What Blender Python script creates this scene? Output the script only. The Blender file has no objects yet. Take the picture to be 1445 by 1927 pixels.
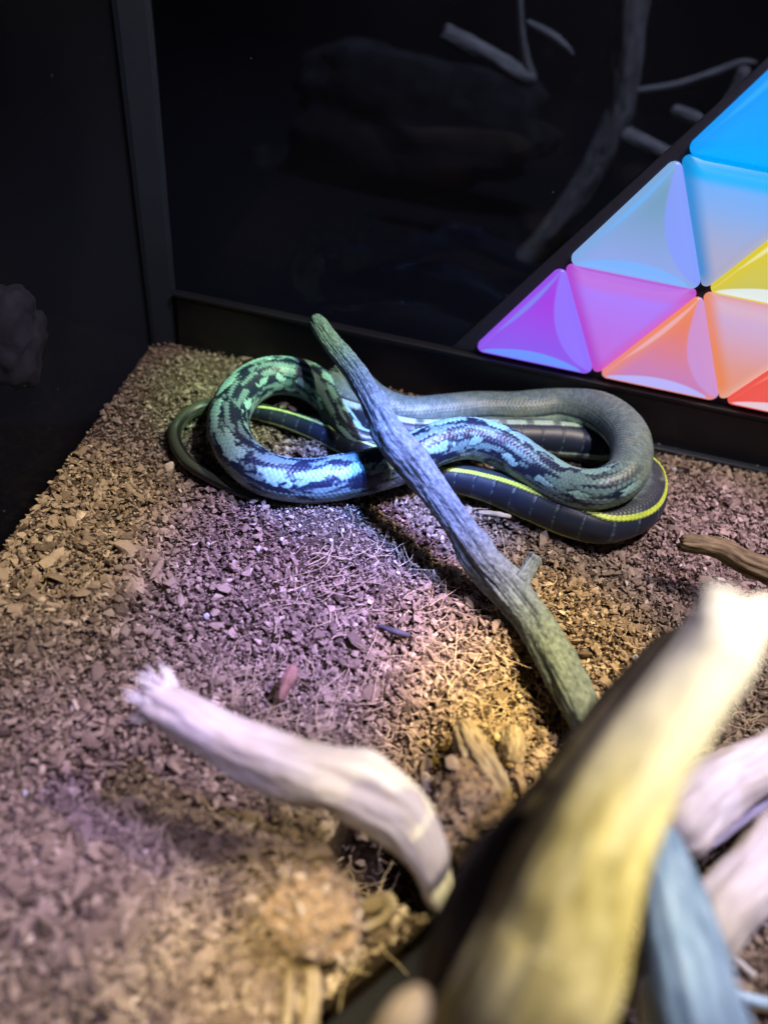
import bpy, math, random
import numpy as np
from mathutils import Vector, Matrix

random.seed(7)
rng = np.random.default_rng(7)
S = bpy.context.scene
COL = S.collection

# ------------------------------------------------------------------ camera
W, H, FPX, CAMH = 1445, 1927, 1446.0, 0.30
def hom(u, v): return np.array([u - W / 2, -(v - H / 2), -FPX])
_n = hom(485, 2350); _n /= np.linalg.norm(_n)
_Z = -_n
_d = np.cross(np.cross(hom(330, 640), hom(1445, 878)), _n); _d /= np.linalg.norm(_d)
if _d[0] < 0: _d = -_d
M = np.array([_d, np.cross(_Z, _d), _Z])          # camera axes -> world axes
CAM = np.array([0, 0, CAMH])
def ray(u, v): return M @ hom(u, v) / FPX
def at(u, v, z=0.0):
    r = ray(u, v); return CAM + r * ((z - CAMH) / r[2])
def at_y(u, v, y):
    r = ray(u, v); return CAM + r * (y / r[1])
def at_x(u, v, x):
    r = ray(u, v); return CAM + r * (x / r[0])
def depth(P): return -((np.asarray(P) - CAM) @ M)[..., 2]
def project(P):
    q = (np.asarray(P) - CAM) @ M
    return np.stack([W / 2 + q[..., 0] / -q[..., 2] * FPX, H / 2 - q[..., 1] / -q[..., 2] * FPX], -1)

cam_d = bpy.data.cameras.new('camera')
cam = bpy.data.objects.new('camera', cam_d); COL.objects.link(cam)
mw = Matrix(M.tolist()).to_4x4(); mw.translation = Vector(CAM)
cam.matrix_world = mw
cam_d.sensor_fit = 'VERTICAL'; cam_d.sensor_height = 24.0; cam_d.sensor_width = 18.0
cam_d.lens = FPX / H * 24.0
cam_d.clip_start = 0.005; cam_d.clip_end = 20
cam_d.dof.use_dof = True
cam_d.dof.focus_distance = 0.395
cam_d.dof.aperture_fstop = 2.4
S.camera = cam

# ------------------------------------------------------------------ world, exposure
wd = bpy.data.worlds.new('World'); S.world = wd; wd.use_nodes = True
wd.node_tree.nodes['Background'].inputs[0].default_value = (0.35, 0.38, 0.55, 1)
wd.node_tree.nodes['Background'].inputs[1].default_value = 0.02
S.view_settings.view_transform = 'Standard'; S.view_settings.look = 'None'
S.view_settings.exposure = 0; S.view_settings.gamma = 1
S.cycles.max_bounces = 8; S.cycles.transparent_max_bounces = 12
S.cycles.use_denoising = True
S.cycles.sample_clamp_indirect = 4

# ------------------------------------------------------------------ warm and cool lamps, then added unseen colour fills
def spot(name, pos, target, watt, colr, deg, blend, rad):
    l = bpy.data.lights.new(name, 'SPOT'); l.energy = watt; l.color = colr
    l.spot_size = math.radians(deg); l.spot_blend = blend; l.shadow_soft_size = rad
    o = bpy.data.objects.new(name, l); COL.objects.link(o)
    o.location = Vector(pos)
    o.rotation_euler = (Vector(target) - Vector(pos)).to_track_quat('-Z', 'Y').to_euler()
    return o
LX = np.array([0.25, 0.31, 0.60])
def aim(u, v, z=0.005): return at(u, v, z)
spot('lamp_warm', LX, aim(720, 1150), 13, (1.0, 0.83, 0.58), 104, 0.9, 0.010)
spot('lamp_cool', (0.18, 0.18, 0.64), aim(660, 1200), 8.5, (0.80, 0.71, 1.0), 92, 0.9, 0.010)
spot('fill_violet', (0.19, 0.30, 0.60), aim(640, 1085), 52, (0.36, 0.26, 1.0), 18, 1.0, 0.008)  # added narrow fills from here on
spot('fill_violet_low', (0.06, 0.24, 0.62), aim(200, 1480), 12, (0.50, 0.34, 1.0), 13, 1.0, 0.008)
spot('fill_violet_side', (0.25, 0.33, 0.60), aim(1400, 1040), 13, (0.60, 0.36, 1.0), 15, 1.0, 0.008)
spot('fill_yellow', (0.27, 0.24, 0.60), aim(1010, 1260), 26, (1.0, 0.68, 0.10), 15, 0.8, 0.008)
spot('fill_yellow_mid', (0.08, 0.30, 0.62), aim(910, 1290), 30, (1.0, 0.72, 0.14), 8, 1.0, 0.008)
spot('fill_yellow_front', (0.30, 0.16, 0.56), aim(1090, 1580, .115), 25, (1.0, 0.88, 0.46), 12, 1.0, 0.008)
spot('fill_yellow_low', (-0.06, 0.0, 0.56), aim(560, 1850), 18, (1.0, 0.78, 0.28), 11, 1.0, 0.008)
spot('fill_yellow_side', (-0.02, 0.30, 0.62), aim(110, 980), 11, (1.0, 0.78, 0.26), 14, 0.9, 0.008)
spot('fill_blue', (0.12, 0.24, 0.62), aim(800, 825, .045), 62, (0.20, 0.34, 1.0), 15, 1.0, 0.008)
spot('fill_blue_low', (0.10, 0.20, 0.62), aim(600, 880, .03), 46, (0.08, 0.27, 1.0), 7, 1.0, 0.008)
spot('fill_green', (0.17, 0.27, 0.62), aim(455, 745), 26, (0.55, 1.0, 0.45), 10, 1.0, 0.008)
spot('fill_mauve_low', (-0.02, 0.04, 0.60), aim(110, 1720), 6.0, (0.84, 0.68, 1.0), 30, 1.0, 0.01)
spot('fill_violet_right', (0.24, 0.20, 0.60), aim(1370, 1520, .04), 9, (0.46, 0.40, 1.0), 11, 1.0, 0.008)
spot('fill_behind_glass', (0.10, 0.55, 0.95), (0.07, 0.78, 0.15), 42, (0.80, 0.86, 1.0), 80, 0.9, 0.03)  # added unseen fill behind the glass, lights the dim branches

# ------------------------------------------------------------------ helpers
def tag(o, label=None, cat=None, group=None, kind=None):
    if label: o['label'] = label
    if cat: o['category'] = cat
    if group: o['group'] = group
    if kind: o['kind'] = kind
    return o
def link(o, parent=None):
    COL.objects.link(o)
    if parent is not None: o.parent = parent
    return o
def empty(name, loc=(0, 0, 0)):
    o = bpy.data.objects.new(name, None); o.empty_display_size = 0.01
    COL.objects.link(o); o.location = Vector(loc); return o
def mesh_np(name, V, F, mat, smooth=True, attrs=None):
    """V (n,3), F (m,k) equal-sized faces"""
    V = np.asarray(V, np.float32); F = np.asarray(F, np.int32)
    me = bpy.data.meshes.new(name)
    me.vertices.add(len(V)); me.vertices.foreach_set('co', V.ravel())
    m, k = F.shape
    me.loops.add(m * k); me.loops.foreach_set('vertex_index', F.ravel())
    me.polygons.add(m)
    me.polygons.foreach_set('loop_start', np.arange(0, m * k, k, dtype=np.int32))
    for nm, arr in (attrs or {}).items():
        arr = np.asarray(arr, np.float32)
        if arr.ndim == 1:
            a = me.attributes.new(nm, 'FLOAT', 'POINT'); a.data.foreach_set('value', arr)
        elif arr.shape[1] == 3:
            a = me.attributes.new(nm, 'FLOAT_VECTOR', 'POINT'); a.data.foreach_set('vector', arr.ravel())
        else:
            a = me.attributes.new(nm, 'FLOAT_COLOR', 'POINT'); a.data.foreach_set('color', arr.ravel())
    me.update(calc_edges=True); me.validate()
    if smooth: me.shade_smooth()
    else: me.shade_flat()
    if mat: me.materials.append(mat)
    return me
def obj(name, me, parent=None):
    return link(bpy.data.objects.new(name, me), parent)

def _hash(ix, iy, iz, seed):
    h = (ix.astype(np.int64) * 374761393 + iy.astype(np.int64) * 668265263 + iz.astype(np.int64) * 2147483647 + seed * 974634653) & 0xFFFFFFFF
    h = ((h ^ (h >> 13)) * 1274126177) & 0xFFFFFFFF
    h = (h ^ (h >> 16)) & 0xFFFFFF
    return h / float(0xFFFFFF)
def vnoise(P, seed=0):
    P = np.asarray(P, float); i = np.floor(P); f = P - i; i = i.astype(np.int64); f = f * f * (3 - 2 * f)
    r = 0
    for dx in (0, 1):
        for dy in (0, 1):
            for dz in (0, 1):
                w = (f[..., 0] if dx else 1 - f[..., 0]) * (f[..., 1] if dy else 1 - f[..., 1]) * (f[..., 2] if dz else 1 - f[..., 2])
                r = r + w * _hash(i[..., 0] + dx, i[..., 1] + dy, i[..., 2] + dz, seed)
    return r * 2 - 1
def fbm(P, o=4, seed=0, gain=0.5):
    P = np.asarray(P, float); r = 0; a = 1
    for k in range(o):
        r = r + a * vnoise(P * (2.0 ** k) + 17.3 * k, seed + k); a *= gain
    return r
def sstep(a, b, x):
    t = np.clip((x - a) / (b - a), 0, 1); return t * t * (3 - 2 * t)

def catmull(A, per=1, ts=None):
    A = np.asarray(A, float); n = len(A)
    E = np.vstack([2 * A[0] - A[1], A, 2 * A[-1] - A[-2]])
    if ts is None: ts = np.linspace(0, n - 1, (n - 1) * per + 1)
    k = np.clip(np.floor(ts).astype(int), 0, n - 2); t = (ts - k)[:, None]
    p0, p1, p2, p3 = E[k], E[k + 1], E[k + 2], E[k + 3]
    return 0.5 * (2 * p1 + (p2 - p0) * t + (2 * p0 - 5 * p1 + 4 * p2 - p3) * t ** 2 + (3 * p1 - p0 - 3 * p2 + p3) * t ** 3)
def resample(A, step):
    """control rows -> evenly spaced rows (first three columns are the position); also the parameter"""
    n = len(A); ts = np.linspace(0, n - 1, (n - 1) * 60 + 1)
    C = catmull(A, ts=ts)
    L = np.concatenate([[0], np.cumsum(np.linalg.norm(np.diff(C[:, :3], axis=0), axis=1))])
    m = max(4, int(L[-1] / step) + 1)
    s = np.linspace(0, L[-1], m); tt = np.interp(s, L, ts)
    return catmull(A, ts=tt), s, tt
def frames(P, up=None):
    T = np.gradient(P, axis=0); T /= np.linalg.norm(T, axis=1)[:, None] + 1e-12
    if up is None:
        N = np.zeros_like(P); a = np.array([0.13, 0.21, 0.97])
        v = a - T[0] * (a @ T[0])
        for i in range(len(P)):
            v = v - T[i] * (v @ T[i]); v = v / np.linalg.norm(v); N[i] = v
    else:
        N = up - T * np.sum(up * T, 1)[:, None]; N /= np.linalg.norm(N, axis=1)[:, None] + 1e-12
    return T, N, np.cross(N, T)
def grid_faces(nr, na, wrap=True, caps=False):
    i, j = np.meshgrid(np.arange(nr - 1), np.arange(na if wrap else na - 1), indexing='ij')
    j2 = (j + 1) % na
    return np.stack([i * na + j, i * na + j2, (i + 1) * na + j2, (i + 1) * na + j], -1).reshape(-1, 4)

# node helpers
def mat_new(name):
    m = bpy.data.materials.new(name); m.use_nodes = True
    nt = m.node_tree; return m, nt, nt.nodes['Principled BSDF']
def nd(nt, t, **kw):
    n = nt.nodes.new(t)
    for k, v in kw.items(): setattr(n, k, v)
    return n
def ramp(nt, stops):
    r = nd(nt, 'ShaderNodeValToRGB'); e = r.color_ramp.elements
    while len(e) < len(stops): e.new(0.5)
    for x, (p, c) in zip(e, stops): x.position = p; x.color = (*c, 1)
    return r
def simple(name, colr, rough, spec=0.5, bump=0, bscale=400, vary=0.15):
    m, nt, b = mat_new(name)
    b.inputs['Roughness'].default_value = rough; b.inputs['Specular IOR Level'].default_value = spec
    tc = nd(nt, 'ShaderNodeTexCoord'); no = nd(nt, 'ShaderNodeTexNoise'); no.inputs['Scale'].default_value = bscale; no.inputs['Detail'].default_value = 5
    nt.links.new(tc.outputs['Object'], no.inputs['Vector'])
    c0 = tuple(max(0, c * (1 - vary)) for c in colr); c1 = tuple(min(1, c * (1 + vary)) for c in colr)
    r = ramp(nt, [(0.3, c0), (0.7, c1)]); nt.links.new(no.outputs['Fac'], r.inputs[0]); nt.links.new(r.outputs[0], b.inputs['Base Color'])
    if bump:
        bp = nd(nt, 'ShaderNodeBump'); bp.inputs['Strength'].default_value = 0.6; bp.inputs['Distance'].default_value = bump
        nt.links.new(no.outputs['Fac'], bp.inputs['Height']); nt.links.new(bp.outputs[0], b.inputs['Normal'])
    return m
def wood(name, c_dark, c_mid, c_light, rough=0.75, along=40, around=7, bump=0.0006, spots=0.0, spotc=(0.5, 0.45, 0.2)):
    """grain follows the stored (s, angle) coordinate 'grain'"""
    m, nt, b = mat_new(name); L = nt.links
    b.inputs['Roughness'].default_value = rough; b.inputs['Specular IOR Level'].default_value = 0.25
    at_ = nd(nt, 'ShaderNodeAttribute', attribute_name='grain')
    mp = nd(nt, 'ShaderNodeMapping'); mp.inputs['Scale'].default_value = (along, around, around); L.new(at_.outputs['Vector'], mp.inputs[0])
    n1 = nd(nt, 'ShaderNodeTexNoise'); n1.inputs['Scale'].default_value = 1; n1.inputs['Detail'].default_value = 7; n1.inputs['Roughness'].default_value = 0.62
    L.new(mp.outputs[0], n1.inputs['Vector'])
    r = ramp(nt, [(0.3, c_dark), (0.5, c_mid), (0.72, c_light)]); L.new(n1.outputs['Fac'], r.inputs[0])
    mp2 = nd(nt, 'ShaderNodeMapping'); mp2.inputs['Scale'].default_value = (along * 1.2, around * 0.35, around * 0.35); L.new(at_.outputs['Vector'], mp2.inputs[0])
    n2 = nd(nt, 'ShaderNodeTexNoise'); n2.inputs['Scale'].default_value = 1; n2.inputs['Detail'].default_value = 3; L.new(mp2.outputs[0], n2.inputs['Vector'])
    r2 = ramp(nt, [(0.52, (0, 0, 0)), (0.66, (1, 1, 1))]); L.new(n2.outputs['Fac'], r2.inputs[0])
    mm = nd(nt, 'ShaderNodeMath', operation='MULTIPLY'); mm.inputs[1].default_value = spots; L.new(r2.outputs[0], mm.inputs[0])
    mx = nd(nt, 'ShaderNodeMix', data_type='RGBA'); mx.inputs[7].default_value = (*spotc, 1)
    L.new(mm.outputs[0], mx.inputs[0]); L.new(r.outputs[0], mx.inputs[6]); L.new(mx.outputs[2], b.inputs['Base Color'])
    bp = nd(nt, 'ShaderNodeBump'); bp.inputs['Strength'].default_value = 0.8; bp.inputs['Distance'].default_value = bump
    L.new(n1.outputs['Fac'], bp.inputs['Height']); L.new(bp.outputs[0], b.inputs['Normal'])
    return m
def attr_mat(name, rough, spec, emit=0.0, noise=0.0, bump=0.0):
    m, nt, b = mat_new(name); L = nt.links
    a = nd(nt, 'ShaderNodeAttribute', attribute_name='col')
    b.inputs['Roughness'].default_value = rough; b.inputs['Specular IOR Level'].default_value = spec
    if emit:
        b.inputs['Base Color'].default_value = (0.02, 0.02, 0.02, 1)
        L.new(a.outputs['Color'], b.inputs['Emission Color']); b.inputs['Emission Strength'].default_value = emit
    else:
        L.new(a.outputs['Color'], b.inputs['Base Color'])
    if bump:
        tc = nd(nt, 'ShaderNodeTexCoord'); no = nd(nt, 'ShaderNodeTexNoise'); no.inputs['Scale'].default_value = noise; no.inputs['Detail'].default_value = 4
        L.new(tc.outputs['Object'], no.inputs['Vector'])
        bp = nd(nt, 'ShaderNodeBump'); bp.inputs['Strength'].default_value = 0.7; bp.inputs['Distance'].default_value = bump
        L.new(no.outputs['Fac'], bp.inputs['Height']); L.new(bp.outputs[0], b.inputs['Normal'])
    return m
def glass(name, tint, gloss=1.0, ior=1.5):
    m = bpy.data.materials.new(name); m.use_nodes = True; nt = m.node_tree; L = nt.links
    nt.nodes.remove(nt.nodes['Principled BSDF']); out = nt.nodes['Material Output']
    tr = nd(nt, 'ShaderNodeBsdfTransparent'); tr.inputs[0].default_value = (*tint, 1)
    gl = nd(nt, 'ShaderNodeBsdfGlossy'); gl.inputs['Roughness'].default_value = 0.02; gl.inputs['Color'].default_value = (gloss, gloss, gloss, 1)
    lw = nd(nt, 'ShaderNodeLayerWeight'); lw.inputs[0].default_value = 0.5
    pw = nd(nt, 'ShaderNodeMath', operation='POWER'); pw.inputs[1].default_value = 5; L.new(lw.outputs['Facing'], pw.inputs[0])
    fr = nd(nt, 'ShaderNodeMath', operation='MULTIPLY_ADD'); fr.inputs[1].default_value = 0.96; fr.inputs[2].default_value = 0.04; L.new(pw.outputs[0], fr.inputs[0])
    mx = nd(nt, 'ShaderNodeMixShader'); L.new(fr.outputs[0], mx.inputs[0]); L.new(tr.outputs[0], mx.inputs[1]); L.new(gl.outputs[0], mx.inputs[2])
    df = nd(nt, 'ShaderNodeBsdfDiffuse'); df.inputs[0].default_value = (0.50, 0.53, 0.66, 1)
    tc = nd(nt, 'ShaderNodeTexCoord'); vo = nd(nt, 'ShaderNodeTexVoronoi'); vo.inputs['Scale'].default_value = 55; L.new(tc.outputs['Object'], vo.inputs['Vector'])
    r1 = ramp(nt, [(0.010, (0.30,) * 3), (0.026, (0, 0, 0))]); L.new(vo.outputs['Distance'], r1.inputs[0])
    no = nd(nt, 'ShaderNodeTexNoise'); no.inputs['Scale'].default_value = 7; L.new(tc.outputs['Object'], no.inputs['Vector'])
    r2 = ramp(nt, [(0.3, (0.003,) * 3), (0.75, (0.011,) * 3)]); L.new(no.outputs['Fac'], r2.inputs[0])
    sp = nd(nt, 'ShaderNodeMath', operation='ADD'); L.new(r1.outputs[0], sp.inputs[0]); L.new(r2.outputs[0], sp.inputs[1])
    m2 = nd(nt, 'ShaderNodeMixShader'); L.new(sp.outputs[0], m2.inputs[0]); L.new(mx.outputs[0], m2.inputs[1]); L.new(df.outputs[0], m2.inputs[2])
    L.new(m2.outputs[0], out.inputs['Surface']); return m

def box_mesh(name, lo, hi, mat, bev=0.0008):
    import bmesh
    bm = bmesh.new(); bmesh.ops.create_cube(bm, size=1)
    lo = np.array(lo); hi = np.array(hi)
    for v in bm.verts: v.co = Vector(((lo + hi) / 2 + np.array(v.co) * (hi - lo)))
    if bev: bmesh.ops.bevel(bm, geom=bm.edges[:], offset=bev, segments=2, affect='EDGES', profile=0.6)
    me = bpy.data.meshes.new(name); bm.to_mesh(me); bm.free(); me.materials.append(mat); return me

# ------------------------------------------------------------------ the enclosure
XL, YB = -0.1935, 0.403
m_black = simple('black_plastic', (0.006, 0.0065, 0.010), 0.35, 0.4, bump=0.00005, bscale=900)
m_frame = simple('dark_frame', (0.007, 0.0075, 0.011), 0.45, 0.4, bump=0.00005, bscale=900)
m_post = simple('grey_aluminium', (0.008, 0.012, 0.022), 0.5, 0.4, bump=0.00006, bscale=500)
m_room = simple('dark_room', (0.010, 0.011, 0.018), 0.9, 0.1)
m_glass = glass('smoked_glass', (0.40, 0.41, 0.46), 0.10)
m_glassl = glass('smoked_glass_side', (0.6, 0.6, 0.66), 0.10)

# ground: height field
tray_a, tray_b = at(585, 1915), at(900, 1655)
t_dir = (tray_b - tray_a); t_dir[2] = 0; t_dir /= np.linalg.norm(t_dir)
t_nor = np.array([t_dir[1], -t_dir[0], 0])         # towards the camera / right
def tray_dist(x, y): return (x - tray_a[0]) * t_nor[0] + (y - tray_a[1]) * t_nor[1]
def tray_along(x, y): return (x - tray_a[0]) * t_dir[0] + (y - tray_a[1]) * t_dir[1]
SHADE_PIT = at(745, 1612)  # hollow dug and left nearly bare to darken the soil shaded by the branch
bumps = []
for u, v, a, s in [(600, 1650, .010, .018), (560, 1760, .012, .014), (755, 1400, -.016, .013), (420, 1010, -.006, .008), (560, 1000, .006, .03),
                   (930, 1230, .005, .018), (700, 1130, .004, .015), (720, 1200, -.004, .010), (400, 1660, -.008, .012), (180, 1480, -.008, .012),
                   (120, 1700, .006, .02), (985, 1290, -.006, .01), (300, 660, .006, .02), (545, 1300, -.005, .008), (900, 1530, .006, .012),
                   (1200, 1020, -.006, .012), (1330, 930, .006, .02)]:
    p = at(u, v); bumps.append((p[0], p[1], a, s))
def ground(x, y):
    P = np.stack([x, y, 0 * x], -1)
    h = 0.0035 * fbm(P * 28, 3, 3) + 0.0022 * fbm(P * 95, 3, 9)
    for bx, by, a, s in bumps: h = h + a * np.exp(-((x - bx) ** 2 + (y - by) ** 2) / (2 * s * s))
    h = h - 0.048 * sstep(1.15, 0.55, np.sqrt(((x - SHADE_PIT[0]) / 0.028) ** 2 + ((y - SHADE_PIT[1]) / 0.020) ** 2))
    edge = np.minimum(YB - y, x - XL)
    h = h * sstep(-0.01, 0.06, edge) * 1.0
    td = tray_dist(x, y); ta = tray_along(x, y)
    inside = sstep(-0.004, 0.004, td) * sstep(-0.030, -0.020, ta) * sstep(0.088, 0.080, ta)
    return h * (1 - inside) - 0.05 * inside
def shade_pit(x, y): return np.sqrt(((x - SHADE_PIT[0]) / 0.028) ** 2 + ((y - SHADE_PIT[1]) / 0.020) ** 2)
gx, gy = np.meshgrid(np.arange(XL - 0.0005, 0.46, 0.0022), np.arange(-0.06, YB, 0.0022), indexing='ij')
gz = ground(gx, gy) - 0.0016
m_soil = simple('dark_soil', (0.06, 0.042, 0.03), 0.95, 0.1, bump=0.0015, bscale=350, vary=0.5)
soil = obj('substrate', mesh_np('substrate', np.stack([gx, gy, gz], -1).reshape(-1, 3), grid_faces(*gx.shape, wrap=False)[:, ::-1], m_soil))
tag(soil, kind='structure')

# shelf the enclosure stands on, and the dark room behind it
tag(obj('cabinet_floor', box_mesh('cabinet_floor', (-1.2, -0.4, -0.09), (1.4, 1.3, -0.07), m_room, 0)), kind='structure')
tag(obj('room_wall', box_mesh('room_wall', (-1.2, 1.3, -0.09), (1.4, 1.33, 1.4), m_room, 0)), kind='structure')
tag(obj('room_side_wall', box_mesh('room_side_wall', (-1.23, -0.4, -0.09), (-1.2, 1.33, 1.4), m_room, 0)), kind='structure')

gb = obj('glass_wall', box_mesh('glass_wall', (XL + 0.012, YB + 0.001, -0.02), (0.46, YB + 0.002, 0.55), m_glass, 0))
tag(gb, 'smoked glass back wall, dark, with dim stand-ins for branch reflections behind it and light tiles on it', 'glass wall')
gl = obj('glass_wall', box_mesh('glass_wall', (XL - 0.002, -0.06, -0.02), (XL - 0.001, YB - 0.0075, 0.55), m_glassl, 0))
tag(gl, 'smoked glass left wall, near black, faintly mirroring the soil', 'glass wall')

# corner post: chamfered strip in the corner
pa = at_x(285, 645, XL + 0.0005); 
c0 = at_y(332, 560, YB - 0.0005)[0]
prof = [(XL - 0.003, YB - 0.0085), (XL + 0.0005, YB - 0.0100), (XL + 0.003, YB - 0.0095), (c0 - 0.002, YB - 0.003), (c0, YB - 0.001), (c0 - 0.001, YB + 0.004), (XL - 0.003, YB + 0.004)]
zs = np.linspace(-0.02, 0.55, 40)
V = np.array([[x, y, z] for z in zs for x, y in prof])
V[:, :2] += 0.0003 * np.stack([vnoise(V * 60, 4), vnoise(V * 60, 5)], -1)
post = obj('corner_post', mesh_np('corner_post', V, grid_faces(len(zs), len(prof)), m_post, smooth=False))
tag(post, 'grey upright strip in the corner between the two dark glass walls', 'corner post')

# base rail under the back glass
rail = empty('base_rail', (0, YB, 0)); tag(rail, 'black plastic rail along the foot of the back glass, behind the snake', 'rail')
def part_box(name, lo, hi, mat, parent, bev=0.0008):
    me = box_mesh(name, lo, hi, mat, bev)
    o = obj(name, me, parent); o.matrix_parent_inverse = Matrix.Translation(-Vector(parent.location)); return o
part_box('rail_body', (c0 + 0.0005, YB - 0.0045, -0.02), (0.46, YB + 0.0006, 0.0355), m_black, rail, 0.0012)
part_box('rail_lip', (0.02, YB - 0.0105, -0.02), (0.46, YB - 0.0049, 0.0038), m_post, rail, 0.0012)
part_box('rail_bead', (c0 + 0.0005, YB - 0.0058, 0.036), (0.46, YB + 0.0004, 0.0385), m_frame, rail, 0.0008)

# ------------------------------------------------------------------ triangular light tiles on the back wall
A_T = 0.0752; OX, OZ = 0.0085, 0.0412; HT = A_T * 0.866
def s2l(c): return tuple(((x / 255) / 12.92 if x / 255 <= 0.04045 else ((x / 255 + 0.055) / 1.055) ** 2.4) for x in c)
panel = empty('light_panel', (OX, YB - 0.004, OZ)); tag(panel, 'triangular panel of glowing rainbow coloured pillow tiles on the back glass', 'light panel')
m_tile = attr_mat('glowing_tile', 0.35, 0.35, emit=1.0)
def rounded_tri(T, r, gap, nc=14, ne=46):
    c = T.mean(0); out = []
    T = c + (T - c) * (1 - gap / (np.linalg.norm(T[0] - c) * 0.5))
    k = []
    for i in range(3):
        p, a, b = T[i], T[i - 1], T[(i + 1) % 3]
        da = (a - p) / np.linalg.norm(a - p); db = (b - p) / np.linalg.norm(b - p)
        bis = (da + db) / np.linalg.norm(da + db); o = p + bis * 2 * r
        s = p + da * r * 1.732; e = p + db * r * 1.732
        a0 = math.atan2(*(s - o)[::-1]); a1 = math.atan2(*(e - o)[::-1])
        d = (a1 - a0 + math.pi) % (2 * math.pi) - math.pi
        k.append([o + r * np.array([math.cos(a0 + d * q), math.sin(a0 + d * q)]) for q in np.linspace(0, 1, nc)])
    for i in range(3):
        out += k[i]
        s, e = k[i][-1], k[(i + 1) % 3][0]
        out += [s + (e - s) * q for q in np.linspace(0, 1, ne + 2)[1:-1]]
    return np.array(out), T
def make_tile(i, j, up, pal):
    x0 = OX + (i + j * 0.5) * A_T; z0 = OZ + j * HT
    if up: T = np.array([(x0, z0), (x0 + A_T, z0), (x0 + A_T / 2, z0 + HT)])
    else: T = np.array([(x0 + A_T / 2, z0 + HT), (x0 + A_T, z0), (x0 + 1.5 * A_T, z0 + HT)])
    B, T = rounded_tri(T, 0.0042 if up else 0.0030, 0.00004)
    c = B.mean(0); nr = 44; m = len(B)
    rr = np.linspace(1, 0.0, nr) ** 0.8
    P = c + rr[:, None, None] * (B - c)[None]
    hgt = 0.0062 * (1 - np.clip(rr, 0, 1) ** 3.2)
    # distances to the three edges, normalised by the tile's height
    def ed(a, b):
        d = (b - a) / np.linalg.norm(b - a); n = np.array([-d[1], d[0]])
        if (c - a) @ n < 0: n = -n
        q = P - a
        return (q @ n) / HT, (q @ d) / A_T
    R = lambda *k: np.array(s2l(k))
    U = (P[..., 0] - T[:, 0].min()) / A_T; Vv = (P[..., 1] - T[:, 1].min()) / HT
    def mixc(a, b, t): return a + (b - a) * t[..., None]
    cols = {k: R(*v) for k, v in pal.items()}
    if up:
        db, tb = ed(T[0], T[1]); dr, tr = ed(T[1], T[2]); dl, tl = ed(T[0], T[2])
        Cc = mixc(cols['lo'], cols['hi'], sstep(0.05, 0.8, Vv))
        Cc = mixc(Cc, cols['edge'], 0.8 * sstep(0.14, 0.0, np.minimum(np.minimum(db, dr), dl)))
        w = 0.20 * np.clip(np.sin(np.pi * np.clip((tr - 0.02) / 0.96, 0, 1)), 0, 1) ** 0.8
        Cc = mixc(Cc, cols['right'], 0.85 * sstep(0.010, -0.010, dr - w))
        w = 0.15 * np.clip(np.sin(np.pi * np.clip((tb - 0.08) / 0.8, 0, 1)), 0, 1) ** 0.6
        Cc = mixc(Cc, cols['bottom'], 0.95 * sstep(0.008, -0.012, np.abs(db - 0.02 - w * 0.5) - w * 0.5))
        w = 0.035 * np.clip(np.sin(np.pi * np.clip((tl - 0.25) / 0.72, 0, 1)), 0, 1)
        Cc = mixc(Cc, cols['left'], 0.8 * sstep(0.008, -0.008, np.abs(dl - 0.03 - w * 0.5) - w * 0.5))
    else:
        dt, tt = ed(T[0], T[2]); dl, tl = ed(T[0], T[1]); dr, tr = ed(T[1], T[2])
        Cc = mixc(cols['lo'], cols['hi'], sstep(0.25, 0.95, Vv))
        Cc = mixc(Cc, cols['top'], sstep(0.17, 0.09, dt) * pal_band(pal))
        Cc = mixc(Cc, cols['edge'], 0.85 * sstep(0.13, 0.01, dl))
        Cc = mixc(Cc, cols['redge'], 0.75 * sstep(0.16, 0.0, dr))
        Cc = mixc(Cc, cols['edge'], 0.35 * sstep(0.06, 0.0, dt))
    V = np.concatenate([P[..., :1], YB - 0.0030 - hgt[:, None, None] + 0 * P[..., :1], P[..., 1:]], -1).reshape(-1, 3)
    side = np.column_stack([B[:, 0], np.full(m, YB - 0.0008), B[:, 1]])
    V = np.vstack([side, V]); Cc = np.vstack([Cc[0], Cc.reshape(-1, 3)])
    F = grid_faces(nr + 1, m)
    V = V - np.array(panel.location)
    me = mesh_np('tile', V, F, m_tile, attrs={'col': np.column_stack([np.clip(Cc, 0, 1), np.ones(len(Cc))])})
    o = obj('light_tile', me, panel); o['label'] = pal_label(i, j, up); return o
def pal_band(p): return p['band'][0] / 255
def pal_label(i, j, up): return LABELS.get((i, j, up), 'glowing triangular light tile')
def PU(lo, hi, edge, right, bottom, left): return dict(lo=lo, hi=hi, edge=edge, right=right, bottom=bottom, left=left)
def PD(lo, hi, top, edge, redge, band=255): return dict(lo=lo, hi=hi, top=top, edge=edge, redge=redge, band=(band, 0, 0))
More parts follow.
